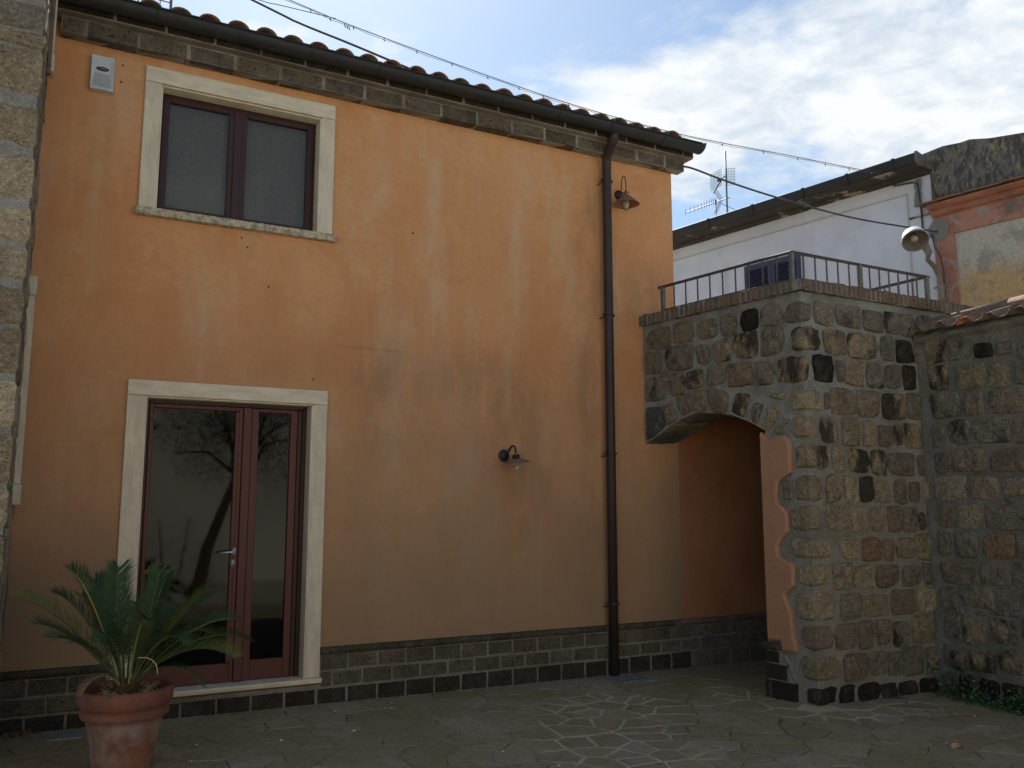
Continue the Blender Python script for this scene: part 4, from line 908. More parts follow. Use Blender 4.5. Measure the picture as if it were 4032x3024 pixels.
# inset ring for the bevelled lip
ins = []
for k in range(n_):
    a, b, c = Vector(E_[k - 1]), Vector(E_[k]), Vector(E_[(k + 1) % n_]); t1 = (b - a).normalized(); t2 = (c - b).normalized(); tt = (t1 + t2).normalized(); nn = Vector((tt.y, -tt.x))
    ins.append((b.x + nn.x * .022, b.y + nn.y * .022))
ins[0] = (1.475, 2.215); ins[-1] = (1.475, .46)
V += [pointA(u, z, .046) for u, z in ins]
F = [(k, (k + 1) % n_, n_ + (k + 1) % n_, n_ + k) for k in range(n_)] + [(n_ + k, n_ + (k + 1) % n_, 2 * n_ + (k + 1) % n_, 2 * n_ + k) for k in range(n_)]
mb.add(V, F); mb.add([pointA(u, z, .046) for u, z in ins], [tuple(range(n_))])
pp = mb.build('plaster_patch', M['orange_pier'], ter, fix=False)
bm = bmesh.new(); bm.from_mesh(pp.data); bmesh.ops.remove_doubles(bm, verts=bm.verts, dist=.0005); bmesh.ops.triangulate(bm, faces=[f for f in bm.faces if len(f.verts) > 4]); bmesh.ops.recalc_face_normals(bm, faces=bm.faces); bm.to_mesh(pp.data); bm.free()
mb = MB(); mb.add([pointA(1.476, .42, .046), pointA(1.476, 2.22, .046), pointA(1.476, 2.22, -.3), pointA(1.476, .42, -.3)], [(0, 1, 2, 3)]); mb.build('plaster_reveal', M['orange_pier'], ter)
# dark blocks at the foot of the pier
for u0, u1, z0, z1 in ((1.455, 1.578, .262, .352), (1.44, 1.655, .125, .252), (1.43, 1.475, -.06, .114), (1.485, 1.735, -.06, .114)):
    mb = MB(); P = []
    for d, ins_ in ((-.1, 0), (.04, 0), (.048, .008)):
        P += [pointA(u0 + ins_, z0 + ins_, d), pointA(u1 - ins_, z0 + ins_, d), pointA(u1 - ins_, z1 - ins_, d), pointA(u0 + ins_, z1 - ins_, d)]
    mb.add(P, [(4 * a + i, 4 * a + (i + 1) % 4, 4 * (a + 1) + (i + 1) % 4, 4 * (a + 1) + i) for a in (0, 1) for i in range(4)] + [(8, 9, 10, 11)])
    mb.build('plinth_block', M['plinth_low'], ter, fix=True, org=pointA(u0, z0, 0))
mb = MB(); mb.add([pointA(1.45, -.08, .036), pointA(1.72, -.08, .036), pointA(1.72, .12, .036), pointA(1.65, .26, .036), pointA(1.57, .36, .036), pointA(1.45, .36, .036)], [tuple(range(6))])
mb.grid(10, 8, lambda u, v: pointA(1.60 + .2 * u - .1 * v, -.08 + .42 * v + .03 * math.sin(u * 5), .035 * (1 - u) + .006 * mnoise.noise(Vector((u * 5, v * 5, 1)))))
mb.build('pier_mortar', M['mortar'], ter)
mb = MB(); mb.tube([pointA(1.40, .39, .03), pointA(1.44, .40, .05), pointA(1.58, .395, .055), pointA(1.605, .39, .03)], [.024, .034, .034, .02], 10); mb.build('plinth_moulding', M['torus'], ter)
# ------------------------------------------------------------------ railing
rl = empty('terrace_railing', 'low twisted iron railing round the top of the stone terrace', 'railing', (6.6, -1.77, 3.56))
RT = 3.85; cP = Vector((5.765, -1.765, 0)); lP = Vector((5.535, -.215, 0)); rP = Vector((7.60, -1.77, 0)); bP = Vector((7.44, .9, 0))
def twist(mb, p, q, s_, turns, n=None):
    p, q = Vector(p), Vector(q); L_ = (q - p).length; t = (q - p) / L_; a = t.orthogonal().normalized(); b = t.cross(a); n = n or int(turns * 8) + 1; V = []
    for k in range(n + 1):
        f = k / n; an = turns * math.pi / 2 * f * 4
        for c_ in range(4): th = an + c_ * math.pi / 2; V.append(p + t * L_ * f + (a * math.cos(th) + b * math.sin(th)) * s_)
    mb.add(V, [(4 * k + c_, 4 * k + (c_ + 1) % 4, 4 * (k + 1) + (c_ + 1) % 4, 4 * (k + 1) + c_) for k in range(n) for c_ in range(4)] + [(3, 2, 1, 0), (4 * n, 4 * n + 1, 4 * n + 2, 4 * n + 3)])
for a, b in ((lP + (lP - cP).normalized() * .06, cP), (cP, rP + Vector((.04, 0, 0))), (rP, bP)):
    mb = MB(); L_ = (b - a).length
    mb.obox(((a + b) / 2) + Vector((0, 0, RT - .012)), (b - a) / 2, Vector((-(b - a).y, (b - a).x, 0)).normalized() * .014, (0, 0, .005))
    twist(mb, a + Vector((0, 0, RT)), b + Vector((0, 0, RT)), .011, L_ / .034, int(L_ / .0085)); mb.build('rail', M['iron_dark'], rl)
mb = MB(); a, b = lP, cP; twist(mb, a + Vector((0, 0, 3.60)), b + Vector((0, 0, 3.60)), .007, 45, 180); mb.build('rail', M['iron_dark'], rl)
for p in (lP, cP, Vector((6.645, -1.767, 0)), rP, bP):
    mb = MB(); mb.box(p.x - .018, p.x + .018, p.y - .018, p.y + .018, 3.5, RT - .01); mb.build('post', M['iron'], rl)
bal = [lP + (cP - lP) * ((k + 1) / 10) for k in range(9)] + [cP + Vector((d, 0, 0)) for d in (.147, .294, .441, .588, .735)] + [cP + Vector((.88 + d, 0, 0)) for d in (.135, .27, .405, .54, .675, .81)][:6] + [rP + (bP - rP) * ((k + 1) / 17) for k in range(16)]
for p in bal:
    mb = MB(); twist(mb, (p.x, p.y, 3.5), (p.x, p.y, RT - .012), .0095, 5, 40); mb.build('baluster', M['iron'], rl)
# ------------------------------------------------------------------ garden wall at the right
gw = empty('garden_wall', 'coursed tufa garden wall with a roof tile coping at the right edge', 'wall', (7.4, -4, 0))
mb = MB(); mb.grid(150, 90, lambda u, v: rough(pointW, -.05 + 6.5 * u, -.1 + 3.32 * v, .010))
mb.box(7.21, 7.62, -8.4, -1.9, -.1, 3.2); mb.build('wall', M['mortar_wall'], gw)
for s_ in WALL_STONES: stone('stone', s_, pointW, gw, .019)
rnd = random.Random(3)
z = -.04
for h in (.17,):
    u = .03
    while u < 1.1: w = rnd.uniform(.14, .26); stone('stone', (u + w / 2, .045, w * .86, h * .9, rnd.choice('DgmD')), pointW, gw, .016); u += w
z = .0
for h in [.24, .21, .23, .22, .25, .2, .24, .22, .25, .23, .22, .24, .2, .2]:
    if z + h > 3.12: break
    u = 1.10 + rnd.uniform(0, .05)
    while u < 5.2:
        w = rnd.uniform(.2, .46)
        if u + w / 2 > 1.12 + (.0 if z < .2 else .06): stone('stone', (u + w / 2, z + h / 2, w * .9, h * .84, rnd.choice('tbggbtmg')), pointW, gw, .018, 12)
        u += w
    z += h
tiles_t = []
k = 0
y = -2.02
while y > -5.3:
    for up, dy, zz, ov in ((True, 0, 3.175, 0), (False, -.121, 3.235, .02)):
        mb = MB(); n = 9; V = []
        x0, x1 = 7.045 + random.uniform(-.02, .02) - ov, 7.56; w0, w1 = .083, .072
        rows = []
        yy = y + dy + random.uniform(-.008, .008); zl = zz + random.uniform(-.008, .008)
        for (x, zc, w) in ((x0, zl, w0), (x1, zl + .16, w1)):
            for rr in (w, w - .014): rows.append([(x, yy + rr * math.cos(a), zc + (1 if up else -1) * rr * .8 * math.sin(a)) for a in [math.pi * i / n for i in range(n + 1)]])
        m_ = n + 1; fs = []
        for i in range(n): fs += [(i, i + 1, 2 * m_ + i + 1, 2 * m_ + i), (m_ + i, 3 * m_ + i, 3 * m_ + i + 1, m_ + i + 1), (i, m_ + i, m_ + i + 1, i + 1), (2 * m_ + i, 2 * m_ + i + 1, 3 * m_ + i + 1, 3 * m_ + i)]
        mb.add([p for r_ in rows for p in r_], fs)
        mb.build('tile', M['tile_red'] if (up and k == 2) else M['tile_old'], gw, smooth=True, org=(x0, yy, zl), fix=True)
    y -= .243; k += 1
y = -1.72
for L_, r_, zz in ((.98, .072, 3.365), (.62, .085, 3.375), (.62, .08, 3.385), (.62, .08, 3.39), (.62, .08, 3.39), (.6, .08, 3.39)):
    mb = MB(); n = 10; rows = []
    for (yy, rr0, dz) in ((y, r_ - .012, -.03 if L_ > .9 else -.01), (y - L_, r_, .0)):
        for rr in (rr0, rr0 - .013): rows.append([(7.50 + rr * math.cos(a), yy, zz + dz + rr * .85 * math.sin(a)) for a in [math.pi * i / n for i in range(n + 1)]])
    m_ = n + 1; fs = []
    for i in range(n): fs += [(i, i + 1, 2 * m_ + i + 1, 2 * m_ + i), (m_ + i, 3 * m_ + i, 3 * m_ + i + 1, m_ + i + 1), (i, m_ + i, m_ + i + 1, i + 1), (2 * m_ + i, 2 * m_ + i + 1, 3 * m_ + i + 1, 3 * m_ + i)]
    mb.add([p for q in rows for p in q], fs); mb.build('ridge_tile', M['tile_old'], gw, smooth=True, org=(7.5, y, zz), fix=True); y -= L_ - .03
mb = MB(); mb.grid(60, 4, lambda u, v: (7.19 - .06 * math.sin(v * 3.14) + .02 * mnoise.noise(Vector((u * 30, v * 3, 2))), -1.92 - 3.4 * u, 3.10 + .10 * v + .012 * mnoise.noise(Vector((u * 40, v * 3, 5)))))
mb.box(7.2, 7.6, -5.3, -1.9, 3.19, 3.26); mb.box(7.36, 7.62, -5.3, -1.86, 3.25, 3.36)
mb.build('tile_mortar', M['mortar_wall'], gw)
# ------------------------------------------------------------------ stone building at the left edge
sb = empty('stone_building', 'tall tufa stone house corner standing forward at the left edge', 'house', (-2, -.6, 0))
mb = MB(); mb.grid(60, 120, lambda u, v: rough(pointP, 3.6 * u, -.1 + 7.6 * v, .012)); mb.grid(24, 120, lambda u, v: (-.2, -1.25 + 1.25 * u, -.1 + 7.6 * v))
mb.add([(-3.8, -1.25, 7.5), (-.2, -1.25, 7.5), (-.2, 5, 7.5), (-3.8, 5, 7.5)], [(0, 1, 2, 3)]); mb.add([(-.2, 0, 5.2), (-.2, 5, 5.2), (-.2, 5, 7.5), (-.2, 0, 7.5)], [(0, 1, 2, 3)]); mb.add([(-3.8, -1.25, -.1), (-3.8, 5, -.1), (-3.8, 5, 7.5), (-3.8, -1.25, 7.5)], [(0, 1, 2, 3)])
mb.build('wall', M['mortar_pier'], sb)
rnd = random.Random(11)
rowsP = [(z0 - .02, z1 + .02) for z0, z1 in PIER_ROWS] + [(.64, .88), (.33, .6), (.02, .28), (4.82, 5.1), (5.16, 5.45), (5.5, 5.8)]
def side(u, z, d): return (-.2 + d, -1.25 + u, z)
for i, (z0, z1) in enumerate(rowsP):
    w1 = rnd.uniform(.28, .5); w2 = rnd.choice((.30, .42, .36))
    corner_stone('stone', w1, w2, z0, z1, 'g' if i in (0,) else rnd.choice('pppt'), lambda u, z, d: pointP(u, z, d), side, sb, .016)
    u = w1 + .03
    while u < 1.5: w = rnd.uniform(.3, .55); stone('stone', (u + w / 2, (z0 + z1) / 2, w * .93, (z1 - z0) * .98, rnd.choice('ppbt')), pointP, sb, .02); u += w
    v = w2 + .03
    while v < 1.2: w = rnd.uniform(.2, .36); w = min(w, 1.24 - v); stone('stone', (v + w / 2, (z0 + z1) / 2, w * .92, (z1 - z0), rnd.choice('ppg')), side, sb, .010, 12); v += w
for z0, z1, mt in ((1.60, 3.21, 'trav_v'), (4.76, 6.3, 'trav_v')):
    mb = MB(); mb.box(-.199, -.150, -.34, -.22, z0 + .14, z1 - .14); mb.box(-.199, -.142, -.345, -.215, z0, z0 + .137); mb.box(-.199, -.142, -.345, -.215, z1 - .137, z1); mb.box(-.199, -.168, -.22, -.1, z0 + .14, z1 - .14)
    mb.build('window_surround', M[mt], sb, bevel=.003)
mb = MB(); mb.box(-.185, -.160, -.385, -.346, 4.72, 5.9); mb.build('shutter_board', M['tile_old'], sb, bevel=.002)
# ------------------------------------------------------------------ houses behind the terrace
fd = Vector((.1763, -.9843, 0)); fo = Vector((.9843, .1763, 0)); fb = Vector((9.83, 4.88, 0))
def FW(s, o, z): p = fb + fd * s + fo * o; return (p.x, p.y, z)
def fbox(mb, s0, s1, o0, o1, z0, z1):
    P = [FW(s, o, z) for z in (z0, z1) for s, o in ((s0, o0), (s1, o0), (s1, o1), (s0, o1))]
    mb.add(P, [(0, 3, 2, 1), (4, 5, 6, 7), (0, 1, 5, 4), (1, 2, 6, 5), (2, 3, 7, 6), (3, 0, 4, 7)])
wh = empty('white_house', 'white rendered house with grey box gutter and blue grey shutters behind the railing', 'house', FW(2, 1, 0))
mb = MB(); nn_ = 40
mb.grid(40, 30, lambda u, v: FW(-6 + 10.48 * u, .45 + .012 * fbm((u * 20, v * 12, 2)), -.1 + 6.5 * v)); fbox(mb, -6, 4.479, .48, 6, -.1, 6.39); mb.build('wall', M['white'], wh)
mb = MB(); fbox(mb, -6, 4.13, .436, .449, 6.145, 6.165); fbox(mb, 4.115, 4.13, .437, .449, 3.4, 6.145); mb.build('incised_band', M['band'], wh)
mb = MB(); fbox(mb, 4.14, 4.47, .43, .448, 5.76, 5.785); mb.build('string_course', M['soffit'], wh)
mb = MB(); fbox(mb, -6, 4.5, .04, 3.2, 6.40, 6.43)
for s0 in [k * .5 - 6 for k in range(21)]:
    fbox(mb, s0, s0 + .49, .3, .449, 6.36 + random.uniform(-.01, .01), 6.399)
mb.build('eave', M['soffit'], wh)
mb = MB(); P = [FW(s, o, z) for s in (-6, 4.62) for o, z in ((.06, 6.405), (.06, 7.4), (3.2, 8.0), (3.2, 6.4))]
mb.add([FW(-6, .1, 6.5), FW(4.5, .1, 6.5), FW(4.5, 3.6, 7.05), FW(-6, 3.6, 7.05)], [(0, 1, 2, 3)]); mb.add([FW(4.5, .1, 6.43), FW(4.5, 3.6, 6.43), FW(4.5, 3.6, 7.05), FW(4.5, .1, 6.5)], [(0, 1, 2, 3)]); mb.build('roof', M['tile_old'], wh)
mb = MB(); prof = [(.135, 6.56), (.0, 6.575), (-.012, 6.565), (-.008, 6.47), (.012, 6.43), (.06, 6.405), (.135, 6.41)]
V = [FW(s, o, z) for s in (-6, 4.5) for o, z in prof]; n = len(prof)
mb.add(V, [(i, i + 1, n + i + 1, n + i) for i in range(n - 1)] + [tuple(range(n))[::-1], tuple(n + i for i in range(n))]); gt = mb.build('gutter', M['gutter'], wh)
mb = MB(); V = [FW(s, o, z) for s, k_ in ((4.501, 1), (4.53, 1.0)) for o, z in [(.0 + (o_ - .06) * 1.15 + .05, 6.49 + (z_ - 6.49) * 1.15) for o_, z_ in prof]]; mb.add(V, [(i, i + 1, n + i + 1, n + i) for i in range(n - 1)] + [tuple(range(n))[::-1], tuple(n + i for i in range(n))]); mb.build('gutter_end', M['iron'], gt)
for s in (-3.3, -2.2, -1.1, -.1, .78, 1.7, 2.66, 3.42, 4.15):
    mb = MB(); V = [FW(s_, (o - .06) * 1.1 + .055, 6.49 + (z - 6.49) * 1.12) for s_ in (s, s + .035) for o, z in prof]; mb.add(V, [(i, i + 1, n + i + 1, n + i) for i in range(n - 1)] + [tuple(range(n))[::-1], tuple(n + i for i in range(n))]); mb.build('gutter_joint', M['gutter'], gt)
def shutter(s0, s1, z0, z1):
    mb = MB(); o0, o1 = .395, .44
    fbox(mb, s0, s0 + .06, o0, o1, z0, z1); fbox(mb, s1 - .06, s1, o0, o1, z0, z1); fbox(mb, s0 + .06, s1 - .06, o0, o1, z1 - .09, z1); fbox(mb, s0 + .06, s1 - .06, o0, o1, z0, z0 + .09); fbox(mb, s0 + .06, s1 - .06, o0 + .002, o1, (z0 + z1) / 2 - .1, (z0 + z1) / 2 - .03)
    f = mb.build('shutter', M['shutter'], wh)
    z = z0 + .1
    while z < z1 - .1:
        mb = MB(); P = [FW(s, o, zz) for s in (s0 + .06, s1 - .06) for o, zz in ((.40, z), (.43, z + .022), (.43, z + .030), (.40, z + .008))]; mb.add(P, [(0, 1, 5, 4), (1, 2, 6, 5), (2, 3, 7, 6), (3, 0, 4, 7)]); mb.build('slat', M['shutter'], f); z += .04
    mb = MB(); fbox(mb, s0 + .06, s1 - .06, .436, .444, z0 + .09, z1 - .09); mb.build('backing', M['shutter_dark'], f)
shutter(1.22, 1.755, 4.3, 5.68); shutter(1.765, 2.30, 4.3, 5.68)
mb = MB(); mb.tube([FW(.75, .40, 3.4), FW(.75, .40, 5.62), FW(.76, .41, 5.68), FW(.80, .42, 5.71)], .022, 8); mb.build('vent_pipe', M['white_enamel'], wh, smooth=True)
mb = MB(); mb.tube([FW(3.95, .40, 6.33), FW(4.22, .43, 6.31), FW(4.30, .43, 6.27), FW(4.32, .43, 6.0), FW(4.33, .43, 5.8), FW(4.33, .43, 5.5)], .014, 6); mb.build('wall_cable', M['cable'], wh, smooth=True)
mb = MB(); mb.grid(6, 16, lambda u, v: FW(4.26 + .10 * u - .03 * v + .03 * fbm((v * 6, 1, u)), .432, 6.34 - .42 * v)); mb.build('cement_streak', M['cement'], wh)
# pink house, coplanar with the white one
pk = empty('pink_house', 'low house with peeling pink and ochre plaster and a tiled cornice at the far right', 'house', FW(6, 1, 0))
mb = MB(); mb.grid(30, 40, lambda u, v: FW(4.481 + 5 * u, .45 + .01 * fbm((u * 20, v * 20, 5)), -.1 + 5.55 * v)); mb.build('wall', M['ochre'], pk)
mb = MB(); mb.grid(6, 40, lambda u, v: FW(4.483 + .29 * u, .425 + .008 * fbm((u * 3, v * 30, 7)), -.1 + 5.9 * v)); mb.add([FW(4.773, .425, -.1), FW(4.773, .46, -.1), FW(4.773, .46, 5.42), FW(4.773, .425, 5.42)], [(0, 1, 2, 3)]); mb.grid(30, 6, lambda u, v: FW(4.773 + 4.7 * u, .415 + .008 * fbm((u * 25, v * 3, 7)), 5.40 + .28 * v)); mb.add([FW(4.773, .415, 5.40), FW(9.4, .415, 5.40), FW(9.4, .46, 5.395), FW(4.773, .46, 5.395)], [(0, 1, 2, 3)]); mb.build('frieze', M['pink'], pk)
mb = MB(); pf = [(.43, 5.67), (.40, 5.69), (.36, 5.70), (.33, 5.73), (.32, 5.76), (.27, 5.77), (.23, 5.80), (.22, 5.835), (.45, 5.85)]
V = [FW(s + (.0 if s > 5 else (o - .45) * .0), o, z) for s in (4.50, 9.4) for o, z in pf]; n = len(pf); mb.add(V, [(i, i + 1, n + i + 1, n + i) for i in range(n - 1)] + [tuple(range(n))]); mb.build('cornice', M['pink_cornice'], pk)
rnd = random.Random(2)
for k in range(34):
    s0 = 4.36 + .148 * k; mb = MB(); z0 = 5.845 + rnd.uniform(-.005, .01); o0 = .16 + rnd.uniform(-.015, .02); P = [FW(s, o, z) for s in (s0, s0 + .143) for o, z in ((o0, z0), (.6, z0 + .05), (.6, z0 + .07), (o0, z0 + .02))]
    mb.add(P, [(0, 1, 2, 3), (7, 6, 5, 4), (0, 4, 5, 1), (1, 5, 6, 2), (2, 6, 7, 3), (3, 7, 4, 0)]); mb.build('cornice_tile', M['tile'], pk)
mb = MB(); pts = []; n_ = 22
for k in range(n_): a = 2 * math.pi * k / n_; r_ = .155 * (1 + .16 * fbm((math.cos(a) * 1.2, math.sin(a) * 1.2, 3))); pts.append((4.56 + r_ * .95 * math.cos(a), 5.50 + r_ * 1.1 * math.sin(a)))
mb.add([FW(s, .415, z) for s, z in pts] + [FW(s, .45, z) for s, z in pts], [tuple(range(n_))] + [(k, (k + 1) % n_, n_ + (k + 1) % n_, n_ + k) for k in range(n_)]); mb.build('cement_patch', M['cement'], pk, fix=True)
# dark lichen covered upper storey
ld = empty('lichen_wall', 'dark lichen blackened upper wall rising above the pink house cornice', 'building', FW(6, 1.5, 5.8))
mb = MB(); top = [(4.30, 6.60), (4.32, 6.70), (4.68, 6.73), (4.92, 6.70), (5.05, 6.705), (5.32, 6.63), (5.75, 6.56), (7, 6.50), (9.4, 6.4)]
for (a, za), (b, zb) in zip(top, top[1:]):
    for v0, v1 in ((0, .5), (.5, 1)):
        zl = 5.86 if a > 4.45 else 6.42
        zl2 = 5.86 if b > 4.5 else 6.42
        mb.add([FW(a, .47, zl + (za - zl) * v0), FW(b, .47, zl2 + (zb - zl2) * v0), FW(b, .47, zl2 + (zb - zl2) * v1), FW(a, .47, zl + (za - zl) * v1)], [(0, 1, 2, 3)])
    mb.add([FW(a, .47, za), FW(b, .47, zb), FW(b, 3.5, zb), FW(a, 3.5, za)], [(0, 1, 2, 3)])
mb.add([FW(4.49, .44, 5.86), FW(4.49, .44, 6.42), FW(4.49, .9, 6.42), FW(4.49, .9, 5.86)], [(0, 1, 2, 3)]); mb.build('wall', M['lichen'], ld)
# ------------------------------------------------------------------ street lamp
sl = empty('street_lamp', 'weathered street lamp with white dome leaning over the terrace corner', 'street lamp', FW(4.57, .35, 3.4))
mb = MB(); mb.tube([FW(4.57, .36, 3.4), FW(4.57, .36, 4.66), FW(4.575, .30, 4.80), FW(4.60, .12, 4.90), FW(4.66, -.18, 4.93), FW(4.77, -.36, 4.96)], [.045, .045, .034, .034, .032, .032], 12); mb.build('pole', M['lamp_grey'], sl, smooth=True)
for z in (4.45, 4.64):
    mb = MB(); mb.tube([FW(4.57, .36, z), FW(4.57, .36, z + .03)], .055, 12); mb.tube([FW(4.46, .38, z + .015), FW(4.6, .38, z + .015)], .012, 6); mb.build('pole_clamp', M['lamp_grey'], sl)
hc = Vector(FW(4.655, -.50, 5.165)); neck = Vector(FW(4.77, -.36, 4.965))
ax = Vector((-.42, -.55, -.80)).normalized()     # the dome opens this way
rot = ax.to_track_quat('Z', 'Y').to_matrix().to_4x4()
mb = MB(); mb.lathe([(0, -.16), (.05, -.155), (.10, -.13), (.14, -.085), (.160, -.03), (.166, .03), (.166, .055)], c=hc, n=32, M=rot); mb.build('dome', M['white_enamel'], sl, smooth=True)
mb = MB(); mb.lathe([(.168, .03), (.172, .06), (.165, .062), (.160, .03), (.150, -.03), (.12, -.09), (0, -.12)], c=hc, n=32, M=rot); mb.build('reflector', M['lamp_grey'], sl, smooth=True)
mb = MB(); mb.lathe([(0, -.10), (.025, -.10), (.028, -.06), (.045, -.03), (.052, 0), (.04, .03), (0, .042)], c=hc, n=20, M=rot); mb.build('bulb', M['bulb'], sl, smooth=True)
mb = MB(); out_ = (neck - hc); out_ = (out_ - ax * out_.dot(ax)).normalized()
mb = MB(); mb.tube([neck + (neck - hc).normalized() * .03, neck, hc + out_ * .215 - ax * .05, hc + out_ * .170 - ax * .10], [.034, .046, .056, .045], 10); mb.build('neck', M['lamp_grey'], sl, smooth=True)
# ------------------------------------------------------------------ aerials
an = empty('television_aerial', 'television aerial mast with grid reflector and comb boom on the white roof', 'aerial', FW(.07, 1.5, 6.7))
mb = MB(); mb.tube([FW(.07, 1.5, 6.6), FW(.07, 1.5, 8.45)], .017, 8); mb.build('mast', M['alu'], an, smooth=True)
def wires(name, segs, r=.0035):
    mb = MB()
    for a, b in segs: mb.tube([a, b], r, 4)
    mb.build(name, M['alu'], an)
def FA(s, z, o=1.5): return FW(.07 + s, o, z)
segs = []
for k in range(9):
    s = -.34 + .033 * k; segs.append((FA(s, 7.99 + (s + .34) * .14 - .33 * .5 - .1, 1.45), FA(s, 8.06 - .0 + (s + .34) * .14, 1.45)))
for k in range(7):
    z = 7.73 + k * .055; segs.append((FA(-.34, z, 1.45), FA(-.07, z + .04, 1.45)))
wires('grid_reflector', segs)
segs = []
for k in range(7): s = .03 + .035 * k; segs.append((FA(s, 7.76 - s * .3, 1.45), FA(s, 8.09 - s * .25, 1.45)))
for k in range(7): z = 7.74 + k * .055; segs.append((FA(.0, z, 1.45), FA(.25, z - .06, 1.45)))
wires('grid_reflector', segs)
segs = []
for k in range(8): f = k / 7; segs.append((FA(-.20 + .13 * f - .035, 7.66 - .2 * f, 1.4), FA(-.20 + .13 * f + .045, 7.70 - .2 * f, 1.4)))
for o_ in (-.035, 0, .045): segs.append((FA(-.20 + o_, 7.68, 1.4), FA(-.07 + o_, 7.47, 1.4)))
wires('grid_director', segs)
segs = []
for k in range(8): f = k / 7; segs.append((FA(-.07 - .13 * f - .035, 7.44 - .22 * f, 1.4), FA(-.07 - .13 * f + .045, 7.48 - .22 * f, 1.4)))
for o_ in (-.035, 0, .045): segs.append((FA(-.07 + o_, 7.45, 1.4), FA(-.20 + o_, 7.22, 1.4)))
wires('grid_director', segs)
mb = MB(); mb.tube([FA(0, 7.97), FA(-.08, 7.93), FA(-.20, 7.62, 1.35)], .012, 6); mb.obox(FA(-.11, 7.87, 1.42), fd * .03, fo * .02, (0, 0, .02)); mb.build('upper_boom', M['cable'], an)
mb = MB(); mb.tube([FA(.08, 7.49), FA(-.94, 7.66 - .22, 1.4)], .010, 6)
for s in (-.93, -.82, -.71, -.615, -.53, -.46, -.40, -.335, -.28, -.235, -.19):
    z = 7.49 - .05 * (-s + .08) / 1.0; mb.tube([FA(s, z - .06, 1.38), FA(s, z + .06, 1.38)], .005, 4)
mb.obox(FA(-.19, 7.44, 1.4), fd * .012, fo * .012, (0, 0, .05)); mb.build('comb_boom', M['alu'], an)
mb = MB(); mb.tube([FA(-.19, 7.4, 1.4), FA(-.2, 7.2, 1.42), FA(-.23, 6.95, 1.48), FA(-.25, 6.7)], .005, 4); mb.tube([FA(-.09, 7.4, 1.4), FA(.05, 7.3, 1.5), FA(.2, 7.2, 1.5), FA(.26, 7.0)], .005, 4); mb.build('aerial_cable', M['cable'], an)
# second aerial, a few bare elements low over the roof
a2 = empty('television_aerial', 'small bare rod aerial lying low behind the white house gutter', 'aerial', FW(-.2, 2.3, 6.8))
mb = MB()
for a, b in (((-.6, 7.36), (.62, 7.18)), ((-.95, 7.24), (.1, 7.06)), ((-1.2, 7.03), (-.3, 6.93)), ((.62, 7.18), (.45, 7.1))): mb.tube([FA(a[0], a[1], 2.3), FA(b[0], b[1], 2.3)], .007, 5)
mb.tube([FA(.45, 7.1, 2.3), FA(-.2, 6.95, 2.3), FA(-.2, 6.7, 2.3)], .01, 5); mb.build('rod', M['alu'], a2)
# ladder mast over the orange roof
lm = empty('roof_ladder', 'thin grey ladder frame standing on the orange house roof at top left', 'ladder', (.65, 1.5, 6.0))
for x in (.50, .80):
    mb = MB(); mb.tube([(x, 1.5, 5.9), (x, 1.5, 7.2)], .014 if x > .6 else .007, 6); mb.build('stile', M['alu'], lm)
for z in (6.58, 6.9):
    mb = MB(); mb.tube([(.50, 1.5, z + .0), (.80, 1.5, z)], .008, 6); mb.build('rung', M['alu'], lm)
mb = MB()
for x in (.53, .56, .60): mb.tube([(x, 1.5, 6.5), (x + .04, 1.5, 6.9)], .004, 4)
mb.tube([(.70, 1.5, 6.0), (.70, 1.5, 7.2)], .006, 4); mb.build('rod', M['alu'], lm)
# ------------------------------------------------------------------ cables
def spline(pts, k=8):
    P = [Vector(p) for p in pts]; out = []
    for i in range(len(P) - 1):
        p0, p1, p2, p3 = P[max(i - 1, 0)], P[i], P[i + 1], P[min(i + 2, len(P) - 1)]
        for j in range(k):
            t = j / k; out.append(.5 * ((2 * p1) + (p2 - p0) * t + (2 * p0 - 5 * p1 + 4 * p2 - p3) * t * t + (-p0 + 3 * p1 - 3 * p2 + p3) * t ** 3))
    return out + [P[-1]]
ext = Vector((1.532, 1.2, 6.659)) + (Vector((1.532, 1.2, 6.659)) - Vector((1.885, .787, 6.306))) * 8
mb = MB(); mb.tube(spline([ext, (1.532, 1.2, 6.659), (1.885, .787, 6.306), (2.303, .299, 5.937), (2.760, -.235, 5.525)]), .011, 6); tag(mb.build('power_cable', M['cable'], smooth=True), 'thick grey cable coming down to a roof tile at the orange eave', 'cable')
mb = MB(); mb.tube(spline([(5.90, .16, 5.30), (6.207, .178, 5.421), (6.811, .24, 5.397), (7.54, .314, 5.378), (8.424, .404, 5.382), (9.395, .503, 5.413), (10.529, .618, 5.506), FW(4.55, .42, 5.47)]), .012, 6); tag(mb.build('power_cable', M['cable'], smooth=True), 'twisted cable sagging from the orange house corner to the street lamp', 'cable')
c3 = [(2.195, 2.5, 7.563), (2.736, 2.402, 7.415), (3.718, 2.224, 7.19), (4.905, 2.009, 6.94), (5.845, 1.839, 6.768), (7.311, 1.574, 6.588), (8.973, 1.273, 6.508), (10.135, 1.063, 6.448), (11.031, .901, 6.416)]
ext = Vector(c3[0]) + (Vector(c3[0]) - Vector(c3[1])) * 8
c3s = spline([ext] + c3)
mb = MB(); mb.tube(c3s, .0055, 5)
mb.tube([p + Vector((0, 0, -.012 - .014 * abs(math.sin(i * .7)))) for i, p in enumerate(c3s)], .0028, 4)
for i in range(9, len(c3s) - 3, 3): p = c3s[i]; mb.tube([p + Vector((0, 0, -.01)), p + Vector((.008, 0, -.045))], .006, 4)
for dx in (0, .03, .055): p = c3s[17]; mb.tube([p + Vector((dx, 0, -.01 - dx * .3)), p + Vector((dx + .02, 0, -.06 - dx * .3))], .006, 4)
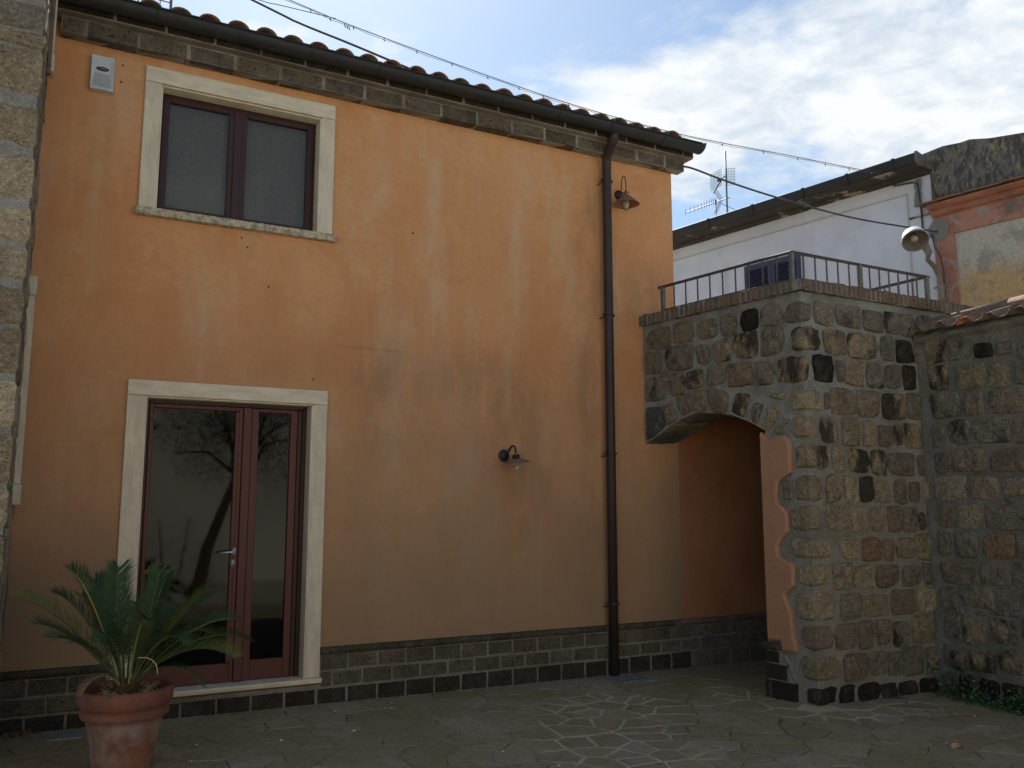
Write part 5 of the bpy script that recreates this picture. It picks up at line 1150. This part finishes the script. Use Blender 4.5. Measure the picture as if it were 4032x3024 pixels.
tag(mb.build('telephone_cable', M['cable'], smooth=True), 'thin tied telephone line running across the sky to the white house', 'cable')
mb = MB(); mb.tube(spline([(1.0, 2.65, 7.62), (1.847, 2.5, 7.461), (2.054, 2.464, 7.443), (2.318, 2.418, 7.424), (2.72, 2.348, 7.392)]), .005, 5); tag(mb.build('telephone_cable', M['cable'], smooth=True), 'short slack wire joining the tied line at the top of the sky', 'cable')
mb = MB(); mb.tube([FW(4.60, .40, 3.4), FW(4.60, .40, 4.9), FW(4.57, .40, 5.1), FW(4.50, .40, 5.25), FW(4.47, .40, 5.46)], .010, 6); tag(mb.build('lamp_cable', M['cable'], smooth=True), 'dark cable running up the wall beside the street lamp pole', 'cable')
# ------------------------------------------------------------------ pot and cycad
PC = Vector((.519, -1.284, 0)); g0 = gz(PC.x)
mb = MB()
prof = [(0, .0), (.155, .0), (.165, .01), (.176, .10), (.189, .18), (.1915, .186), (.191, .19), (.212, .29), (.222, .325), (.245, .332), (.252, .345), (.250, .362), (.243, .372), (.243, .385), (.258, .395), (.268, .42), (.270, .465), (.268, .485), (.258, .498), (.244, .496), (.238, .48), (.232, .43), (.225, .40)]
mb.lathe([(r * 1.0, z + g0) for r, z in prof], c=(PC.x, PC.y, 0), n=64, wav=lambda a, r: .006 * math.sin(a * 2 + 1))
tag(mb.build('terracotta_pot', M['pot'], smooth=True, fix=True, org=(PC.x, PC.y, g0)), 'large round terracotta plant pot with a double rim in the lower left', 'plant pot')
mb = MB()
def soil(u, v): a = u * 2 * math.pi; r = .229 * v; return (PC.x + r * math.cos(a), PC.y + r * math.sin(a), g0 + .405 + .05 * (1 - v) + .022 * fbm((math.cos(a) * r * 16, math.sin(a) * r * 16, 1)))
mb.grid(32, 8, soil); tag(mb.build('soil', M['soil']), kind='stuff')
cy = empty('cycad', 'green sago palm with stiff feathery fronds growing in the terracotta pot', 'plant', (PC.x, PC.y, g0 + .42))
mb = MB(); rnd = random.Random(4)
mb.lathe([(0, .38), (.075, .39), (.092, .43), (.085, .48), (.055, .52), (0, .535)], c=(PC.x, PC.y, g0), n=20, wav=lambda a, r: .12 * math.sin(a * 7) + .05 * math.sin(a * 13))
mb.build('trunk', M['cy_trunk'], cy)
mb = MB()
for k in range(130):
    a = rnd.uniform(0, 6.28); r = rnd.uniform(.06, .19); z = g0 + .43 + rnd.uniform(-.01, .035); p = Vector((PC.x + r * math.cos(a), PC.y + r * math.sin(a), z)); q = p + Vector((rnd.uniform(-.07, .07), rnd.uniform(-.07, .07), rnd.uniform(-.01, .05)))
    mb.tube([p, (p + q) / 2 + Vector((0, 0, rnd.uniform(0, .02))), q], .0016, 3, cap=False)
tag(mb.build('straw', M['rachis_dead'], cy), kind='stuff')
hd = Vector((.0868, .9962, 0)); rt = Vector((.9962, -.0868, 0))
def frond(sx, dep, z_end, z_mid=None, bulge=.10, w=.125, mat='leaflet', npair=56, roll=0., start=.06):
    """tip at sx to the right, dep away from the viewer, height z_end"""
    b = Vector((PC.x, PC.y, g0 + .50)); dirh = rt * sx + hd * dep; L_ = dirh.length or .01
    b = b + dirh.normalized() * .045
    e = Vector((PC.x, PC.y, 0)) + dirh + Vector((0, 0, z_end))
    m1 = b + dirh * .28 + Vector((0, 0, (z_end - b.z) * .45 + bulge)); m2 = b + dirh * .70 + Vector((0, 0, (z_end - b.z) * .88 + bulge * .9))
    P = []
    NS = 40
    for i in range(NS + 1):
        t = i / NS; P.append(b * (1 - t) ** 3 + m1 * 3 * t * (1 - t) ** 2 + m2 * 3 * t * t * (1 - t) + e * t ** 3)
    f = empty_part = None
    mb = MB(); mb.tube(P[::2], [.0065 * (1 - .75 * i / 20) + .001 for i in range(21)], 5)
    f = mb.build('frond_stem', M['rachis'] if rnd.random() < .3 else M['rachis_d'], cy)
    f.name = 'frond'; bl = MB(); tot = [0]
    for i in range(NS): tot.append(tot[-1] + (P[i + 1] - P[i]).length)
    LT = tot[-1]; rr = random.Random(sx * 77 + dep * 13)
    for k in range(npair):
        t = start + .22 * 0 + (1 - start) * (k + .3) / npair
        if t < .17: continue
        idx = min(int(t * NS), NS - 1); fr_ = t * NS - idx; p = P[idx].lerp(P[idx + 1], fr_); tg = (P[idx + 1] - P[idx]).normalized()
        side_ = tg.cross(Vector((0, 0, 1)))
        side_ = side_.normalized() if side_.length > .15 else rt.copy()
        up = side_.cross(tg).normalized()
        if roll: q_ = Matrix.Rotation(roll, 3, tg); side_ = q_ @ side_; up = q_ @ up
        prof_ = min(1, (t - .10) / .22) ** .7 * min(1, (1.07 - t) / .30) ** .55
        ln = w * prof_ * rr.uniform(.88, 1.08); sweep = .50 + .55 * t
        for sg in (-1, 1):
            d = (side_ * sg * (1 - .25 * t) + tg * sweep + up * (.34 + rr.uniform(-.05, .05))).normalized()
            if rr.random() < .05: d = (d + Vector((rr.uniform(-.5, .5), rr.uniform(-.5, .5), rr.uniform(-.5, .3)))).normalized()
            w_ = .0052; wn = tg * w_; q1 = p + d * ln * .55 + up * -.002; q2 = p + d * ln - up * ln * .05
            bl.add([p - wn * .7, p + wn * .7, q1 + wn * .9, q1 - wn * .9, q2], [(0, 1, 2, 3), (3, 2, 4)])
    bl.build('leaflets', M['leaflet'] if mat == 'leaflet' else M[mat], f)
fr = [(-.62, -.05, 1.06, .05), (-.43, .12, 1.06, .05), (-.34, -.12, 1.21, .06), (-.22, .22, 1.13, .06), (-.085, -.05, 1.22, .02), (.15, -.10, 1.19, .0), (.20, .18, 1.14, .02), (.43, -.05, 1.06, .02), (.49, .20, 1.01, .04),
      (.63, .05, .86, .10), (.68, -.20, .76, .14), (.58, -.42, .70, .14), (.30, -.42, .80, .14), (-.16, -.45, .84, .14), (.02, .50, .95, .12), (-.30, .40, 1.02, .06), (.32, .45, .90, .10), (-.50, -.25, .93, .05), (.08, -.36, .92, .12), (-.40, -.36, .86, .06), (-.10, .30, 1.10, .06), (.5, .35, .74, .14)]
for i, (sx_, dp, ze, bu) in enumerate(fr): frond(sx_, dp, ze, bulge=bu, w=.155 if i < 12 else .13, roll=random.uniform(-.35, .35))
frond(.43, -.18, .50, bulge=.16, w=.09, npair=30)
frond(-.24, -.26, .52, bulge=.12, w=.07, npair=30, mat='dry_leaf_b')
mb = MB(); mb.tube(spline([(PC.x + .03, PC.y - .26, g0 + .70), (PC.x + .08, PC.y - .30, g0 + .70), (PC.x + .12, PC.y - .33, g0 + .67), (PC.x + .135, PC.y - .34, g0 + .61)]), .003, 5); mb.build('dry_stem', M['rachis_dead'], cy, smooth=True)
# ------------------------------------------------------------------ weeds at the foot of the garden wall
mb = MB(); rnd = random.Random(8)
for c_ in range(190):
    u = rnd.random() ** .8; y = -2.0 - 1.5 * u; hmax = (.30 if y > -2.35 else .16) + .08 * rnd.random(); x = 7.17 - abs(rnd.gauss(0, .10)); z0 = gz(x)
    h = rnd.random() ** 1.5 * hmax; 
    if y > -2.1: x = min(x, 7.15)
    for k in range(22):
        p = Vector((x + rnd.gauss(0, .05), y + rnd.gauss(0, .05), z0 + max(.005, h * rnd.random() + rnd.gauss(0, .012))))
        if p.x > 7.17: p.x = 7.17
        if p.y > -1.93: p.y = -1.95
        s_ = rnd.uniform(.008, .019); a = Vector((rnd.gauss(0, 1), rnd.gauss(0, 1), rnd.gauss(0, .5))).normalized(); b = a.orthogonal().normalized(); b = (Matrix.Rotation(rnd.uniform(0, 6.28), 3, a) @ b)
        c2 = p + a * s_
        mb.add([p - a * s_, p + b * s_ * .7, p + a * s_, p - b * s_ * .7], [(0, 1, 2), (0, 2, 3)])
tag(mb.build('weeds', M['weed']), 'low leafy weeds along the foot of the right hand wall', kind='stuff')
# ------------------------------------------------------------------ small things on the ground
def leaf(x, y, s_, ang, label, mt='dry_leaf', group=None, z=.012):
    mb = MB(); A_ = Matrix.Rotation(ang, 3, 'Z'); V = []
    for i, (t, w) in enumerate(((-1, .05), (-.6, .32), (-.1, .42), (.4, .30), (.8, .12), (1, .02))):
        for sd_ in (-1, 0, 1):
            v = A_ @ Vector((t * s_, sd_ * w * s_, .0)); V.append((x + v.x, y + v.y, gz(x) + z + (abs(sd_) * .3 * w * s_) + .12 * s_ * math.sin(t * 3 + 1)))
    mb.add(V, [(3 * i + k, 3 * i + k + 1, 3 * (i + 1) + k + 1, 3 * (i + 1) + k) for i in range(5) for k in range(2)])
    return tag(mb.build('dry_leaf', M[mt]), label, 'leaf', group)
leaf(5.589, -3.213, .075, .2, 'curled yellow dry leaf lying on the paving at lower right')
leaf(6.507, -2.704, .04, 1.1, 'small yellow dry leaf near the weeds at the right')
leaf(6.45, -2.15, .03, .5, 'tiny brown leaf at the foot of the terrace wall', 'dry_leaf_b')
rnd = random.Random(21)
mb = MB()
for k in range(46):
    x, y = -.13 + abs(rnd.gauss(0, .09)), -.07 - abs(rnd.gauss(0, .05)); A_ = Matrix.Rotation(rnd.uniform(0, 6.3), 3, 'Z') @ Matrix.Rotation(rnd.uniform(-.7, .7), 3, 'X'); s_ = rnd.uniform(.012, .03)
    mb.add([tuple(Vector((x, y, gz(x) + .012 + rnd.uniform(0, .025))) + A_ @ Vector(v)) for v in ((-s_, 0, 0), (0, -s_ * .4, .003), (s_, 0, 0), (0, s_ * .4, .004))], [(0, 1, 2, 3)])
tag(mb.build('leaf_litter', M['dry_leaf_b']), 'heap of brown dry leaves in the corner at lower left', kind='stuff')
mb = MB(); mb.box(.11, .34, -.345, -.185, -.0, .022); tag(mb.build('concrete_slab', M['concrete'], bevel=.006), 'pale grey concrete slab set in the paving left of the plant pot', 'slab')
dr = empty('drain_cover', 'square grey drain cover with slots at the foot of the downpipe', 'drain cover', (4.98, -.26, gz(5)))
g5 = gz(5)
mb = MB(); mb.box(4.79, 5.17, -.45, -.12, g5 + .0, g5 + .012); mb.build('frame', M['cement'], dr, bevel=.003)
mb = MB(); mb.box(4.83, 5.13, -.415, -.155, g5 + .012, g5 + .018); mb.build('lid', M['concrete'], dr, bevel=.003)
for k in range(4):
    mb = MB(); mb.box(4.86 + .065 * k, 4.90 + .065 * k, -.395, -.375, g5 + .0185, g5 + .0195); mb.build('slot', M['gasket'], dr)
mb = MB(); mb.box(4.84, 4.98, -.145, -.128, g5 + .0125, g5 + .0135); mb.build('slot', M['gasket'], dr)
mb = MB(); mb.grid(12, 5, lambda u, v: (4.76 + .34 * u + .02 * fbm((u * 5, v, 1)), -.04 - .10 * v * (.6 + .4 * math.sin(u * 3.1)), g5 + .010 + .004 * fbm((u * 5, v * 5, 3)))); tag(mb.build('cement_pad', M['cement']), 'patch of pale cement where the downpipe meets the paving', 'cement patch')
rnd = random.Random(5); mb = MB()
for k in range(26):
    x, y = rnd.uniform(.9, 6.8), rnd.uniform(-3.6, -.15)
    if x > 5.5 and -2 < y: continue
    s_ = rnd.uniform(.003, .009); mb.obox((x, y, gz(x) + .009), (s_, 0, 0), (0, s_ * rnd.uniform(.4, 1), 0), (0, 0, .002))
tag(mb.build('litter', M['paper']), kind='stuff')
# ------------------------------------------------------------------ across the courtyard, seen mirrored in the door
nb = empty('neighbour_house', 'pale plastered house across the courtyard mirrored in the glass door', 'house', (2, -14.5, 0))
mb = MB(); mb.box(-9, 14, -18, -12.6, -.1, 5.4); mb.build('wall', M['neighbour'], nb)
mb = MB(); mb.box(-9.3, 14.3, -18.2, -12.3, 5.401, 5.55); mb.build('roof', M['tile'], nb)
def tree(loc, lean, h, cr, seed, label):
    rnd = random.Random(seed); x, y = loc; t = empty('olive_tree', label, 'tree', (x, y, 0)); mb = MB(); cz = h * .66; top = Vector((x + lean, y, h * .5))
    mb.tube([(x, y, -.08), (x + lean * .25, y, h * .18), (x + lean * .6, y + .05, h * .34), top], [.13, .10, .085, .06], 8)
    tips = []
    for k in range(9):
        a = k * 2.4; r = cr * rnd.uniform(.5, .9); e = Vector((top.x + r * math.cos(a), y + r * math.sin(a), h * rnd.uniform(.55, .9))); m_ = (top + e) / 2 + Vector((0, 0, .15)); mb.tube([top - Vector((0, 0, rnd.uniform(0, .5))), m_, e], [.05, .03, .012], 5); tips.append(e)
    mb.build('trunk', M['bark'], t)
    mb = MB()
    for c_ in range(260):
        q = Vector((rnd.gauss(0, 1), rnd.gauss(0, 1), rnd.gauss(0, .8))); q = q.normalized() * cr * rnd.random() ** .45; q.z *= .8; cc = Vector((top.x, y, cz)) + q; rr = cr * rnd.uniform(.10, .2)
        for k in range(34):
            p = cc + Vector((rnd.gauss(0, rr), rnd.gauss(0, rr), rnd.gauss(0, rr * .7))); s_ = rnd.uniform(.02, .045); a = Vector((rnd.gauss(0, 1), rnd.gauss(0, 1), rnd.gauss(0, .7))).normalized(); b = a.orthogonal().normalized()
            mb.add([p - a * s_, p + b * s_ * .3, p + a * s_, p - b * s_ * .3], [(0, 1, 2, 3)])
    mb.build('crown', M['foliage'], t)
tree((2.5, -9.2), .7, 4.6, 1.5, 1, 'small leaning olive tree mirrored in the right of the door glass')
tree((.6, -9.9), -.1, 6.4, 2.2, 2, 'larger dark tree mirrored in the left of the door glass')
